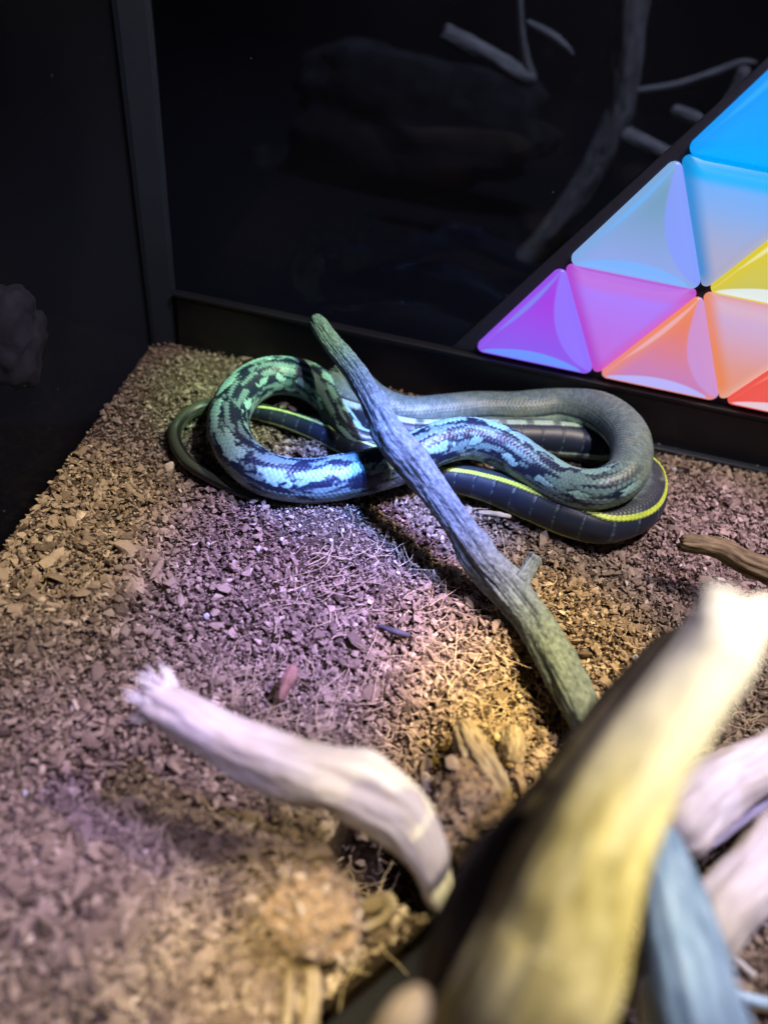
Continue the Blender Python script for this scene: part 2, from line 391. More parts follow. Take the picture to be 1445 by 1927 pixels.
PAL = {
 (0, 0, 1): PU((138, 92, 240), (165, 60, 228), (146, 80, 236), (145, 118, 255), (108, 152, 255), (125, 140, 245)),
 (0, 0, 0): PD((190, 110, 225), (172, 125, 252), (196, 110, 215), (172, 60, 200), (206, 78, 182), 170),
 (1, 0, 1): PU((196, 128, 190), (232, 128, 100), (240, 140, 90), (200, 148, 215), (185, 182, 252), (235, 180, 190)),
 (1, 0, 0): PD((225, 150, 130), (204, 172, 215), (225, 180, 185), (232, 130, 70), (225, 175, 160), 120),
 (2, 0, 1): PU((235, 90, 82), (238, 84, 66), (236, 80, 70), (240, 130, 120), (228, 205, 220), (240, 130, 110)),
 (2, 0, 0): PD((230, 110, 140), (230, 150, 150), (235, 120, 120), (235, 90, 80), (230, 110, 120)),
 (0, 1, 1): PU((145, 168, 235), (112, 158, 190), (125, 170, 225), (132, 156, 255), (124, 180, 255), (112, 178, 245)),
 (0, 1, 0): PD((172, 172, 205), (112, 176, 252), (0, 178, 255), (0, 130, 205), (165, 165, 190)),
 (1, 1, 1): PU((204, 196, 92), (226, 202, 0), (220, 200, 20), (215, 215, 120), (226, 236, 236), (240, 235, 170)),
 (1, 1, 0): PD((200, 200, 120), (150, 200, 200), (90, 200, 220), (120, 190, 160), (190, 200, 90)),
 (0, 2, 1): PU((0, 168, 255), (0, 150, 255), (0, 150, 250), (30, 175, 255), (0, 172, 255), (45, 175, 255)),
 (0, 2, 0): PD((0, 150, 230), (0, 140, 240), (0, 120, 250), (0, 110, 230), (0, 150, 230)),
 (1, 2, 1): PU((40, 200, 190), (20, 190, 210), (30, 200, 200), (80, 210, 210), (150, 230, 230), (100, 220, 220)),
 (0, 3, 1): PU((20, 110, 250), (30, 90, 250), (30, 100, 250), (60, 120, 255), (90, 150, 255), (80, 130, 255)),
}
LABELS = {(0, 0, 1): 'purple corner tile', (0, 0, 0): 'pink tile', (1, 0, 1): 'orange tile', (1, 0, 0): 'peach tile', (2, 0, 1): 'red tile',
          (0, 1, 1): 'pale grey blue tile', (0, 1, 0): 'tile fading from sky blue to lavender', (1, 1, 1): 'yellow tile', (0, 2, 1): 'vivid blue tile'}
for (i, j, up), pal in PAL.items():
    if (i, j, up) in LABELS: make_tile(i, j, bool(up), pal)
# back plate with a raised rim
bp = np.array([(OX - 0.0115, OZ - 0.0022), (OX + 3.3 * A_T, OZ - 0.0022), (OX + 3.3 * A_T, OZ + 3.2 * HT), (OX + 0.5 * 3.2 * A_T - 0.003, OZ + 3.2 * HT)])
m_plate = simple('panel_plate', (0.022, 0.022, 0.034), 0.5, 0.3)
V = []
for (x, z) in bp: V.append((x, YB + 0.0005, z))
for (x, z) in bp: V.append((x, YB - 0.0012, z))
F = [(4, 5, 6, 7), (0, 3, 2, 1)] + [(k, (k + 1) % 4, (k + 1) % 4 + 4, k + 4) for k in range(4)]
V = np.array(V) - np.array(panel.location)
obj('back_plate', mesh_np('back_plate', V, np.array(F), m_plate, smooth=False), panel)

# ------------------------------------------------------------------ branches
def branch_mesh(name, rows, mat, seed, amp=0.12, ridge=0.10, step=0.0014, na=56, ridge_n=9, end0='round', end1='round', twist=0.6, px=True, knots=(), rough=0.0):
    """rows: (u, v, z, half width in picture pixels) -> tapered, ridged limb"""
    R = []
    for u, v, z, w in rows:
        p = at(u, v, z); R.append([*p, w * depth(p) / FPX])
    return limb(name, np.array(R), mat, seed, amp, ridge, step, na, ridge_n, end0, end1, twist, knots, None, rough)
def limb(name, R, mat, seed, amp=0.12, ridge=0.1, step=0.0014, na=56, ridge_n=9, end0='round', end1='round', twist=0.6, knots=(), origin=None, rough=0.0):
    C, s, tt = resample(R, step); P, rad = C[:, :3], np.maximum(C[:, 3], 0.0003)
    T, N, Bn = frames(P); n = len(P)
    a = np.linspace(0, 2 * np.pi, na, endpoint=False)
    k = np.ones(n)
    rm = rad.mean()
    def cap(x, kind):
        if kind == 'cut': return 0.86 + 0.14 * sstep(0, 0.25, x / rm)
        if kind == 'taper': return sstep(-0.15, 3.0, x / rm)
        return np.sqrt(np.clip(1 - (1 - np.clip(x / rm, 0, 1)) ** 2, 0.02, 1))
    k = k * cap(s, end0) * cap(s[-1] - s, end1)
    ang = a[None] + twist * (s / max(s[-1], 1e-6))[:, None]
    ca, sa = np.cos(ang), np.sin(ang)
    q = np.stack([(s / rm)[:, None] * 0.22 + 0 * ang, ca * 1.1, sa * 1.1], -1)
    lump = fbm(q * 1.1 + seed * 3.7, 3, seed)
    qr = np.stack([(s / rm)[:, None] * 0.30 + 0 * ang, ca * ridge_n * 0.5, sa * ridge_n * 0.5], -1)
    rg = fbm(qr + seed, 4, seed + 20, 0.6)
    qf = np.stack([(s / rm)[:, None] * 1.6 + 0 * ang, ca * ridge_n, sa * ridge_n], -1)
    fine = fbm(qf, 2, seed + 40)
    disp = 1 + amp * lump + ridge * (rg - 0.6 * np.clip(-rg - 0.15, 0, 1)) + ridge * 0.3 * fine
    if rough: disp = disp + rough * fbm(np.stack([(s / rm)[:, None] * 2.6 + 0 * ang, ca * 2.6, sa * 2.6], -1) + seed, 4, seed + 70, 0.65)
    for (kt, ka, kr, kh) in knots:      # knots: position along, angle, size, height
        dd = ((s - kt * s[-1])[:, None] / (kr * rm)) ** 2 + (((ang - ka + np.pi) % (2 * np.pi) - np.pi) / kr) ** 2
        disp = disp + kh * np.exp(-dd)
    rr = rad[:, None] * k[:, None] * disp
    V = P[:, None, :] + rr[..., None] * (ca[..., None] * N[:, None, :] + sa[..., None] * Bn[:, None, :])
    jag0 = 0.5 * fbm(np.stack([0 * a, np.cos(a) * 4, np.sin(a) * 4], -1), 3, seed + 60)
    if end0 == 'cut':
        fall = np.clip(1 - s / (2 * rm), 0, 1); V = V + (fall[:, None] * jag0[None] * rm * 0.5)[..., None] * T[:, None, :]
    if end1 == 'cut':
        fall = np.clip(1 - (s[-1] - s) / (2 * rm), 0, 1); V = V + (fall[:, None] * jag0[None] * rm * 0.5)[..., None] * T[:, None, :]
    V = V.reshape(-1, 3); G = np.stack([s[:, None] + 0 * ang, ca * rm * 0 + np.cos(ang) * 0.5, np.sin(ang) * 0.5], -1).reshape(-1, 3)
    # end caps: two inner rings each + centre collapsed
    cap_rows = []
    def ring(i, f, off):
        c = V[i * na:(i + 1) * na]; m_ = c.mean(0)
        rr_ = m_ + (c - m_) * f + T[i] * off
        rr_ = rr_ + (0.10 * rm * vnoise(rr_ * 900, seed))[:, None] * T[i]
        return rr_
    V = np.vstack([ring(0, 0.02, -0.05 * rm), ring(0, 0.5, -0.04 * rm), ring(0, 0.85, -0.01 * rm), V,
                   ring(n - 1, 0.85, 0.01 * rm), ring(n - 1, 0.5, 0.04 * rm), ring(n - 1, 0.02, 0.05 * rm)])
    g0 = G[:na]; g1 = G[-na:]
    G = np.vstack([g0 * [1, .02, .02], g0 * [1, .5, .5], g0 * [1, .85, .85], G, g1 * [1, .85, .85], g1 * [1, .5, .5], g1 * [1, .02, .02]])
    if origin is not None: V = V - np.asarray(origin)
    return mesh_np(name, V, grid_faces(n + 6, na), mat, attrs={'grain': G})

m_grey = wood('grey_bark', (0.045, 0.062, 0.070), (0.115, 0.155, 0.165), (0.20, 0.26, 0.265), 0.92, along=330, around=8, bump=0.0008)
m_pale = wood('pale_driftwood', (0.46, 0.42, 0.39), (0.62, 0.585, 0.57), (0.75, 0.72, 0.73), 0.6, along=45, around=6, bump=0.0004, spots=0.35, spotc=(0.42, 0.36, 0.18))
m_trunk = wood('tan_driftwood', (0.20, 0.165, 0.06), (0.44, 0.39, 0.17), (0.60, 0.56, 0.32), 0.8, along=70, around=6, bump=0.0015, spots=0.75, spotc=(0.22, 0.19, 0.06))
def bleach(m, s0, s1):
    """bare white wood towards the start of the limb"""
    nt = m.node_tree; b = nt.nodes['Principled BSDF']; L = nt.links
    src = b.inputs['Base Color'].links[0].from_socket
    a = nd(nt, 'ShaderNodeAttribute', attribute_name='grain'); sx = nd(nt, 'ShaderNodeSeparateXYZ'); L.new(a.outputs['Vector'], sx.inputs[0])
    no = nd(nt, 'ShaderNodeTexNoise'); mp = nd(nt, 'ShaderNodeMapping'); mp.inputs['Scale'].default_value = (12, 5, 5); L.new(a.outputs['Vector'], mp.inputs[0]); L.new(mp.outputs[0], no.inputs['Vector']); no.inputs['Scale'].default_value = 1
    ma = nd(nt, 'ShaderNodeMath', operation='MULTIPLY_ADD'); ma.inputs[1].default_value = 0.03; L.new(no.outputs['Fac'], ma.inputs[0]); L.new(sx.outputs[0], ma.inputs[2])
    mr = nd(nt, 'ShaderNodeMapRange'); mr.inputs[1].default_value = s0; mr.inputs[2].default_value = s1; mr.inputs[3].default_value = 1; mr.inputs[4].default_value = 0; L.new(ma.outputs[0], mr.inputs[0])
    mx = nd(nt, 'ShaderNodeMix', data_type='RGBA'); L.new(mr.outputs[0], mx.inputs[0]); L.new(src, mx.inputs[6]); mx.inputs[7].default_value = (0.60, 0.59, 0.62, 1); L.new(mx.outputs[2], b.inputs['Base Color'])
m_tan = wood('straw_wood', (0.22, 0.17, 0.10), (0.40, 0.33, 0.22), (0.54, 0.47, 0.34), 0.75, along=90, around=6, bump=0.0008)
bleach(m_trunk, 0.030, 0.075)
m_white = wood('white_cut_wood', (0.6, 0.57, 0.56), (0.72, 0.71, 0.72), (0.82, 0.82, 0.84), 0.6, along=80, around=6, bump=0.0004)
m_bluegrey = wood('blue_grey_bark', (0.08, 0.14, 0.24), (0.19, 0.30, 0.48), (0.34, 0.47, 0.64), 0.75, along=70, around=5, bump=0.0007)
m_slate = wood('slate_wood', (0.03, 0.03, 0.045), (0.07, 0.07, 0.10), (0.13, 0.13, 0.17), 0.8, along=120, around=6)
m_brown = wood('brown_twig', (0.06, 0.045, 0.02), (0.16, 0.12, 0.06), (0.30, 0.24, 0.12), 0.7, along=90, around=6, bump=0.0005)
m_barkp = wood('flaky_bark', (0.14, 0.10, 0.06), (0.34, 0.28, 0.20), (0.52, 0.47, 0.38), 0.9, along=160, around=10, bump=0.0012)
m_cork_twig = wood('dark_twig', (0.05, 0.05, 0.06), (0.09, 0.09, 0.10), (0.13, 0.13, 0.15), 0.9)
m_shadeflank = wood('shade_flank', (0.012, 0.009, 0.007), (0.026, 0.020, 0.016), (0.045, 0.035, 0.028), 0.9, along=70, around=6, bump=0.0006)
m_dim = wood('reflected_branch', (0.16, 0.16, 0.17), (0.30, 0.30, 0.31), (0.44, 0.44, 0.45), 0.8, along=60, around=5, bump=0.0005)

# grey stick lying across the snake
stick = empty('grey_stick', at(900, 1050, 0)); tag(stick, 'long grey barky stick lying diagonally across the coiled snake', 'stick')
so = np.array(stick.location)
def branch(name, rows, mat, seed, parent=None, **kw):
    me = branch_mesh(name, rows, mat, seed, **kw)
    o = obj(name, me, parent)
    if parent is not None: o.matrix_parent_inverse = Matrix.Translation(-Vector(parent.location))
    return o
bpy.context.view_layer.update()
branch('stem', [(591, 597, .056, 15.0), (625, 645, .056, 17.7), (672, 705, .055, 22.0), (712, 775, .054, 25.6), (742, 830, .052, 31.0), (775, 868, .049, 32.7),
                (822, 930, .041, 29.2), (862, 985, .033, 29.2), (905, 1050, .026, 33.5), (950, 1098, .021, 37.1), (1000, 1160, .017, 33.5), (1045, 1240, .014, 35.3),
                (1088, 1320, .012, 37.1), (1118, 1385, .008, 37.1)], m_grey, 3, stick, amp=0.17, ridge=0.035, ridge_n=12, rough=0.03, step=0.0006, na=112, end0='round', end1='cut',
       knots=((0.28, 1.2, 0.8, 0.22), (0.36, 4.2, 0.7, 0.2), (0.63, 0.4, 0.6, 0.18), (0.12, 2.5, 0.5, 0.2)))
branch('twig_stub', [(972, 1104, .024, 24), (988, 1080, .026, 16), (999, 1061, .028, 14), (1008, 1047, .030, 16)], m_grey, 8, stick, amp=0.2, ridge=0.15, step=0.0005, na=32, end1='cut')

# big out-of-focus trunk in the foreground
trunk = empty('driftwood_trunk', at(1080, 1640, 0)); tag(trunk, 'big blurred tan driftwood limb rising to a white cut end in the foreground', 'driftwood')
bpy.context.view_layer.update()
branch('trunk', [(1330, 1098, 0.1760, 38), (1345, 1128, 0.1740, 58), (1354, 1165, 0.1720, 70), (1350, 1205, 0.1690, 74), (1325, 1252, 0.1650, 74), (1268, 1330, 0.1580, 80), (1195, 1430, 0.1500, 90), (1128, 1540, 0.1420, 104), (1078, 1650, 0.1340, 120), (1035, 1770, 0.1260, 134),
                 (980, 1900, 0.1180, 142), (900, 2080, .0900, 150), (830, 2260, .0500, 150), (790, 2420, .0100, 140), (770, 2500, -.0100, 130)], m_trunk, 11, trunk, amp=0.10, ridge=0.06, na=90, end0='round', end1='cut')
branch('end_knob', [(1385, 1195, 0.1700, 40), (1425, 1165, 0.1710, 46), (1462, 1145, 0.1720, 40)], m_white, 14, trunk, amp=0.2, ridge=0.1, na=48)
dk = branch('shade_flank', [(1300, 1185, .118, 28), (1228, 1268, .112, 44), (1126, 1390, .106, 48), (1016, 1540, .100, 54), (932, 1670, .095, 68), (880, 1790, .090, 78), (850, 1930, .085, 76), (830, 2060, .075, 74), (790, 2250, .03, 70), (760, 2420, -.005, 60)], m_shadeflank, 12, trunk, amp=0.14, ridge=0.1, na=64)  # limb coloured dark to stand for the trunk's shaded side
dk['label'] = 'dark brown flank of the trunk, its shade put into the colour'
branch('white_stub', [(1190, 1410, .132, 22), (1168, 1380, .134, 25), (1152, 1358, .135, 24)], m_white, 15, trunk, amp=0.2, ridge=0.1, na=40)

# pale branch on the left with a frayed end
pale = empty('pale_branch', at(560, 1450, 0)); tag(pale, 'pale bare driftwood branch with frayed end pointing left above the soil', 'branch')
bpy.context.view_layer.update()
brows = [(282, 1308, .052, 40), (345, 1345, .053, 46), (450, 1405, .054, 51), (560, 1450, .055, 58), (670, 1487, .055, 64), (745, 1532, .053, 60), (795, 1595, .049, 46), (818, 1655, .044, 32), (832, 1720, .036, 26)]
branch('limb', brows, m_pale, 21, pale, amp=0.16, ridge=0.04, rough=0.02, step=0.001, na=72, end0='cut', knots=((0.62, 0.5, 0.6, 0.14), (0.55, 4.0, 0.8, -0.2), (0.35, 2.2, 0.7, 0.12)))
# splinters of the frayed end, one sub-mesh
def splinters():
    Vs, Fs = [], []; base = 0
    p0 = at(296, 1316, .052); p1 = at(240, 1282, .053); ax = (p1 - p0) / np.linalg.norm(p1 - p0)
    u_ = np.cross(ax, [0, 0, 1]); u_ /= np.linalg.norm(u_); w_ = np.cross(u_, ax)
    for k in range(60):
        a = rng.uniform(0, 2 * np.pi); r = 0.0076 * math.sqrt(rng.uniform(0, 1))
        ln = rng.uniform(0.004, 0.0125) * (1.25 - 0.5 * (r / 0.0068)); wd_ = rng.uniform(0.0006, 0.0017)
        b = p0 + r * (math.cos(a) * u_ + math.sin(a) * w_) - ax * 0.003
        d = ax + 0.25 * rng.normal(size=3) + 0.35 * (math.cos(a) * u_ + math.sin(a) * w_) * (r / 0.007); d /= np.linalg.norm(d)
        s1 = np.cross(d, rng.normal(size=3)); s1 /= np.linalg.norm(s1); s2 = np.cross(d, s1)
        for q, f in ((0, 1), (0.6, 0.75), (1, 0.12)):
            for t in range(5):
                an = 2 * np.pi * t / 5
                Vs.append(b + d * (ln + 0.003) * q + f * wd_ * (math.cos(an) * s1 + 0.6 * math.sin(an) * s2))
        for ri in range(2):
            for t in range(5):
                Fs.append((base + ri * 5 + t, base + ri * 5 + (t + 1) % 5, base + ri * 5 + 5 + (t + 1) % 5, base + ri * 5 + 5 + t))
        base += 15
    V = np.array(Vs)
    o = obj('frayed_end', mesh_np('frayed_end', V, np.array(Fs), m_white, attrs={'grain': V * 3}), pale)
    o.matrix_parent_inverse = Matrix.Translation(-Vector(pale.location)); o['label'] = 'frayed white splintered end'
splinters()

def one_branch(name, label, cat, rows, mat, seed, group=None, **kw):
    o = branch(name, rows, mat, seed, None, **kw)
    c = Vector(np.array([v.co for v in o.data.vertices][::50]).mean(0)); c.z = min(v.co.z for v in o.data.vertices)
    o.data.transform(Matrix.Translation(-c)); o.location = c
    return tag(o, label, cat, group)
fork = empty('forked_branch', at(1380, 1500, 0)); tag(fork, 'pale lavender lit branch at the right edge with a dark gap under it', 'branch')
bpy.context.view_layer.update()
branch('limb', [(1245, 1590, .050, 66), (1290, 1535, .052, 62), (1350, 1480, .054, 56), (1420, 1440, .055, 48), (1500, 1400, .050, 46), (1640, 1350, .034, 42), (1800, 1320, .008, 36)], m_pale, 31, fork, amp=0.12, ridge=0.08, na=64)
branch('side_limb', [(1320, 1592, .022, 14), (1370, 1556, .024, 15), (1420, 1520, .026, 16), (1480, 1478, .026, 16), (1600, 1420, .016, 14), (1700, 1390, .006, 12)], m_pale, 32, fork, amp=0.2, ridge=0.1, na=40)
one_branch('blue_grey_stick', 'blurred blue grey barked stick standing beside the big tan trunk at bottom right', 'stick',
           [(1238, 1545, .080, 30), (1246, 1600, .082, 42), (1262, 1680, .084, 58), (1285, 1780, .086, 72), (1310, 1880, .088, 82), (1345, 2010, .086, 88), (1390, 2180, .055, 84), (1430, 2350, .015, 78), (1450, 2440, -.005, 70)], m_bluegrey, 41, amp=0.14, ridge=0.08, na=64)
one_branch('pale_limb', 'thick pale debarked limb at the right edge, behind the blue grey stick', 'branch',
           [(1300, 1800, .045, 62), (1350, 1725, .046, 62), (1410, 1660, .047, 60), (1490, 1575, .046, 58), (1630, 1470, .034, 52), (1790, 1400, .010, 44)], m_pale, 45, amp=0.1, ridge=0.06, na=64)
one_branch('brown_twig', 'small brown twig with a broken end at the right edge, above the purple soil', 'twig',
           [(1280, 1022, .030, 15), (1320, 1026, .031, 17), (1362, 1036, .032, 20), (1405, 1060, .033, 22), (1450, 1078, .034, 24), (1500, 1100, .034, 24)], m_brown, 51, amp=0.16, ridge=0.12, step=0.0008, na=48, end0='cut')
one_branch('blurred_stub', 'pale yellowish blurred stub at the bottom edge, left of the big trunk', 'branch',
           [(800, 1858, .110, 22), (778, 1895, .111, 36), (745, 1950, .108, 44), (690, 2060, .085, 50), (640, 2200, .045, 50), (610, 2320, .005, 46)], m_tan, 55, amp=0.1, ridge=0.06, na=48)
one_branch('white_stick', 'narrow white stick between the tan trunk and the blue grey stick, bottom edge', 'stick',
           [(1212, 1835, .060, 16), (1222, 1890, .060, 22), (1235, 1960, .056, 26), (1255, 2080, .035, 26), (1270, 2200, .006, 24)], m_white, 57, amp=0.1, ridge=0.06, na=40)
m_cable = simple('blue_white_plastic', (0.45, 0.66, 0.95), 0.35, 0.5)
one_branch('plastic_tube', 'pale blue plastic tube lying on the soil at the bottom right corner', 'tube',
           [(1330, 1862, .012, 10), (1375, 1868, .012, 10), (1410, 1880, .012, 11), (1460, 1890, .011, 11), (1520, 1885, .011, 11)], m_cable, 58, amp=0.03, ridge=0.0, na=20)
one_branch('splinter', 'thin pale splinter lying on purple brown soil at the lower right', 'splinter',
           [(1376, 1798, .008, 4), (1395, 1815, .009, 6), (1422, 1838, .009, 5)], m_white, 59, amp=0.1, ridge=0.05, step=0.0006, na=16)
one_branch('wood_strip', 'upright pale wood strip in the soil at the bottom edge beside the black tray', 'wood strip',
           [(586, 1818, .016, 9), (588, 1850, .014, 13), (582, 1930, .010, 18), (575, 2000, .004, 20)], m_tan, 61, amp=0.25, ridge=0.2, step=0.0006, na=32, end0='cut')
one_branch('wood_strip', 'thinner upright wood strip just left of the pale strip by the black tray', 'wood strip',
           [(548, 1822, .013, 6), (545, 1870, .012, 9), (540, 1940, .008, 10)], m_tan, 62, amp=0.25, ridge=0.2, step=0.0006, na=28, end0='cut')
one_branch('splinter', 'small tan splinter on the soil right of the grey stick, below the snake', 'splinter',
           [(898, 964, .005, 4), (930, 967, .006, 5), (962, 973, .006, 4)], m_tan, 63, amp=0.2, ridge=0.1, step=0.0004, na=14)
one_branch('dark_sliver', 'dark slate coloured sliver lying on the violet soil left of the grey stick', 'wood sliver',
           [(708, 1176, .005, 3), (738, 1187, .006, 6), (772, 1197, .005, 5)], m_slate, 64, amp=0.2, ridge=0.1, step=0.0005, na=20)
one_branch('pink_chip', 'reddish pink wood chip standing in the soil above the pale branch', 'wood chip',
           [(550, 1254, .009, 8), (544, 1275, .009, 12), (533, 1300, .006, 10), (526, 1320, .003, 7)],
           wood('pink_wood', (0.20, 0.105, 0.08), (0.32, 0.18, 0.145), (0.40, 0.25, 0.21), 0.8, 120, 6), 65, amp=0.3, ridge=0.2, step=0.0005, na=24, end0='cut')
one_branch('bark_piece', 'long flaky bark piece on the yellow soil between pale branch and trunk', 'bark',
           [(868, 1362, .012, 17), (885, 1395, .013, 26), (908, 1440, .013, 28), (935, 1490, .011, 24), (950, 1525, .008, 15)], m_barkp, 71, amp=0.3, ridge=0.25, step=0.0006, na=44, end0='cut', end1='cut')
one_branch('bark_piece', 'short flaky bark piece standing right of the longer one, beside the dark shadow', 'bark',
           [(962, 1370, .012, 16), (962, 1400, .012, 22), (958, 1432, .008, 20)], m_barkp, 72, amp=0.35, ridge=0.25, step=0.0006, na=40, end0='cut', end1='cut')

# curled light chips in the dark by the tray
one_branch('wood_shaving', 'curled yellowish wood shaving hanging over the edge of the black tray', 'shaving',
           [(682, 1708, .010, 12), (705, 1700, .012, 15), (728, 1692, .014, 13), (736, 1708, .014, 11), (722, 1728, .013, 11), (695, 1742, .011, 10), (675, 1752, .010, 7)], m_tan, 75, amp=0.2, ridge=0.15, step=0.0005, na=20)
one_branch('splinter', 'small pale splinter beside the curled shaving at the tray edge', 'splinter',
           [(662, 1680, .010, 4), (675, 1692, .010, 6), (688, 1702, .010, 4)], m_white, 76, amp=0.1, ridge=0.05, step=0.0005, na=14)

# soil clods
m_clod = simple('clod_soil', (0.30, 0.215, 0.14), 0.95, 0.1, bump=0.0012, bscale=420, vary=0.45)
CLODS = []
def clod(u, v, z, rx, ry, rz, label, seed):
    import bmesh
    bm = bmesh.new(); bmesh.ops.create_icosphere(bm, subdivisions=5, radius=1)
    V = np.array([x.co for x in bm.verts]); n = V / np.linalg.norm(V, axis=1)[:, None]
    d = 1 + 0.25 * fbm(n * 1.6 + seed, 3, seed) + 0.16 * fbm(n * 5 + seed, 3, seed + 3)
    V = n * d[:, None] * [rx, ry, rz]
    for x, c in zip(bm.verts, V): x.co = Vector(c)
    me = bpy.data.meshes.new('soil_clod'); bm.to_mesh(me); bm.free(); me.materials.append(m_clod); me.shade_smooth()
    o = obj('soil_clod', me); o.location = Vector(at(u, v, z)); CLODS.append((o, V)); return tag(o, label, 'clod')
clod(585, 1722, .021, .0155, .013, .012, 'round yellowish soil clod at the rim of the black tray', 5)
clod(890, 1525, .009, .015, .018, .010, 'wide crumbly clod below the bark pieces, left of the big trunk', 9)

# black plastic tray sunk in the soil
tray = empty('plastic_tray', tray_a); tag(tray, 'black plastic tray sunk in the soil at the bottom, mostly under the branches', 'tray')
tray.rotation_euler = (0, 0, math.atan2(t_dir[1], t_dir[0]))
def loc_box(name, lo, hi, mat, bev):
    return obj(name, box_mesh(name, lo, hi, mat, bev), tray)
m_rim = simple('tray_plastic', (0.008, 0.008, 0.012), 0.7, 0.08, bump=0.00008, bscale=700)
loc_box('tray_rim', (-0.012, -0.016, -0.006), (0.082, -0.0045, 0.0035), m_rim, 0.0018)
loc_box('tray_wall', (-0.0115, -0.0155, -0.046), (0.0815, -0.0125, -0.0062), m_black, 0.0008)
loc_box('tray_floor', (-0.012, -0.11, -0.049), (0.082, -0.004, -0.0465), m_black, 0.0008)
# stray grains of perlite
m_perl = simple('perlite', (0.62, 0.66, 0.74), 0.6, 0.4, bump=0.0003, bscale=1200)
def grain_mesh(seed):
    import bmesh
    bm = bmesh.new(); bmesh.ops.create_icosphere(bm, subdivisions=2, radius=1)
    for v in bm.verts:
        n = np.array(v.co); v.co = Vector(n * (1 + 0.35 * float(vnoise(n * 1.9 + seed, seed))))
    me = bpy.data.meshes.new('perlite_grain'); bm.to_mesh(me); bm.free(); me.materials.append(m_perl); return me
gm = [grain_mesh(k) for k in range(4)]
GR = [(623, 1017, 4.5, 'in the violet soil below the blue coil'), (645, 998, 4, 'uppermost in the violet soil below the blue coil'), (530, 1015, 5, 'on the violet soil left of its centre'), (486, 1033, 6, 'beside the pinkish flat chip on the violet soil'),
      (392, 1024, 5, 'at the left side of the violet soil'), (389, 1160, 8, 'oval, at left above the pale branch'), (571, 1111, 4.5, 'in the middle of the violet soil'), (776, 1013, 4, 'left of the grey stick, close to it'),
      (567, 1268, 6, 'on the reddish pink chip'), (437, 1545, 6, 'in the dark purple soil below the pale branch'), (1196, 1238, 9, 'on the yellow soil beside the big trunk'), (568, 1714, 7, 'on the round clod by the black tray'),
      (1268, 884, 5, 'on the tan soil right of the snake'), (940, 932, 5, 'just below the yellow striped coil'), (620, 1826, 9, 'by the rim of the black tray'), (635, 1815, 7, 'second by the rim of the black tray'), (48, 1493, 5, 'near the left edge on purple soil')]
for k, (u, v, r, wh) in enumerate(GR):
    o = obj('perlite_grain', gm[k % 4]); z = {11: .034}.get(k, 0.0)
    p = at(u, v, z); 
    if k != 11: p = at(u, v, float(ground(p[0:1], p[1:2])[0]) + 0.002 if k not in (14, 15) else 0.002)
    o.location = Vector(p); sc = r * depth(p) / FPX; o.scale = (sc, sc * 0.8, sc * 0.7); o.rotation_euler = tuple(rng.uniform(0, 6, 3))
    tag(o, 'small blue white perlite grain ' + wh, 'grain', 'perlite grains scattered in the soil')

# ------------------------------------------------------------------ husk chips and coir fibres
def chip_proto(seed):
    import bmesh
    r = np.random.default_rng(seed)
    bm = bmesh.new(); bmesh.ops.create_icosphere(bm, subdivisions=1, radius=1)
    V = np.array([v.co for v in bm.verts]); F = np.array([[v.index for v in f.verts] for f in bm.faces]); bm.free()
    V = V * (1 + 0.5 * r.uniform(-1, 1, (len(V), 1))) + 0.12 * r.normal(size=V.shape)
    V = V * [1.0, r.uniform(0.42, 0.8), r.uniform(0.18, 0.42)]
    V[:, 2] += 0.25 * r.uniform(-1, 1) * V[:, 0] ** 2 + 0.2 * r.uniform(-1, 1) * V[:, 1] * V[:, 0]
    return V, F
protos = [chip_proto(100 + k) for k in range(16)]
m_chip, nt, b = mat_new('husk_chip'); L = nt.links
a_ = nd(nt, 'ShaderNodeAttribute', attribute_name='tone'); oi = nd(nt, 'ShaderNodeObjectInfo')
tc = nd(nt, 'ShaderNodeTexCoord'); no = nd(nt, 'ShaderNodeTexNoise'); no.inputs['Scale'].default_value = 900; no.inputs['Detail'].default_value = 4
geo = nd(nt, 'ShaderNodeNewGeometry'); L.new(geo.outputs['Position'], no.inputs['Vector'])
rmp = ramp(nt, [(0.0, (0.075, 0.054, 0.042)), (0.35, (0.225, 0.172, 0.132)), (0.75, (0.40, 0.32, 0.25)), (1.0, (0.62, 0.53, 0.44))])
ad = nd(nt, 'ShaderNodeMath', operation='MULTIPLY_ADD'); ad.inputs[1].default_value = 0.35
L.new(no.outputs['Fac'], ad.inputs[0]); 
sb = nd(nt, 'ShaderNodeMath', operation='SUBTRACT'); sb.inputs[1].default_value = 0.175; L.new(a_.outputs['Fac'], sb.inputs[0])
L.new(sb.outputs[0], ad.inputs[2]); L.new(ad.outputs[0], rmp.inputs[0]); L.new(rmp.outputs[0], b.inputs['Base Color'])
b.inputs['Roughness'].default_value = 0.85; b.inputs['Specular IOR Level'].default_value = 0.2
bpn = nd(nt, 'ShaderNodeBump'); bpn.inputs['Strength'].default_value = 0.5; bpn.inputs['Distance'].default_value = 0.0005
L.new(no.outputs['Fac'], bpn.inputs['Height']); L.new(bpn.outputs[0], b.inputs['Normal'])

NC = 125000
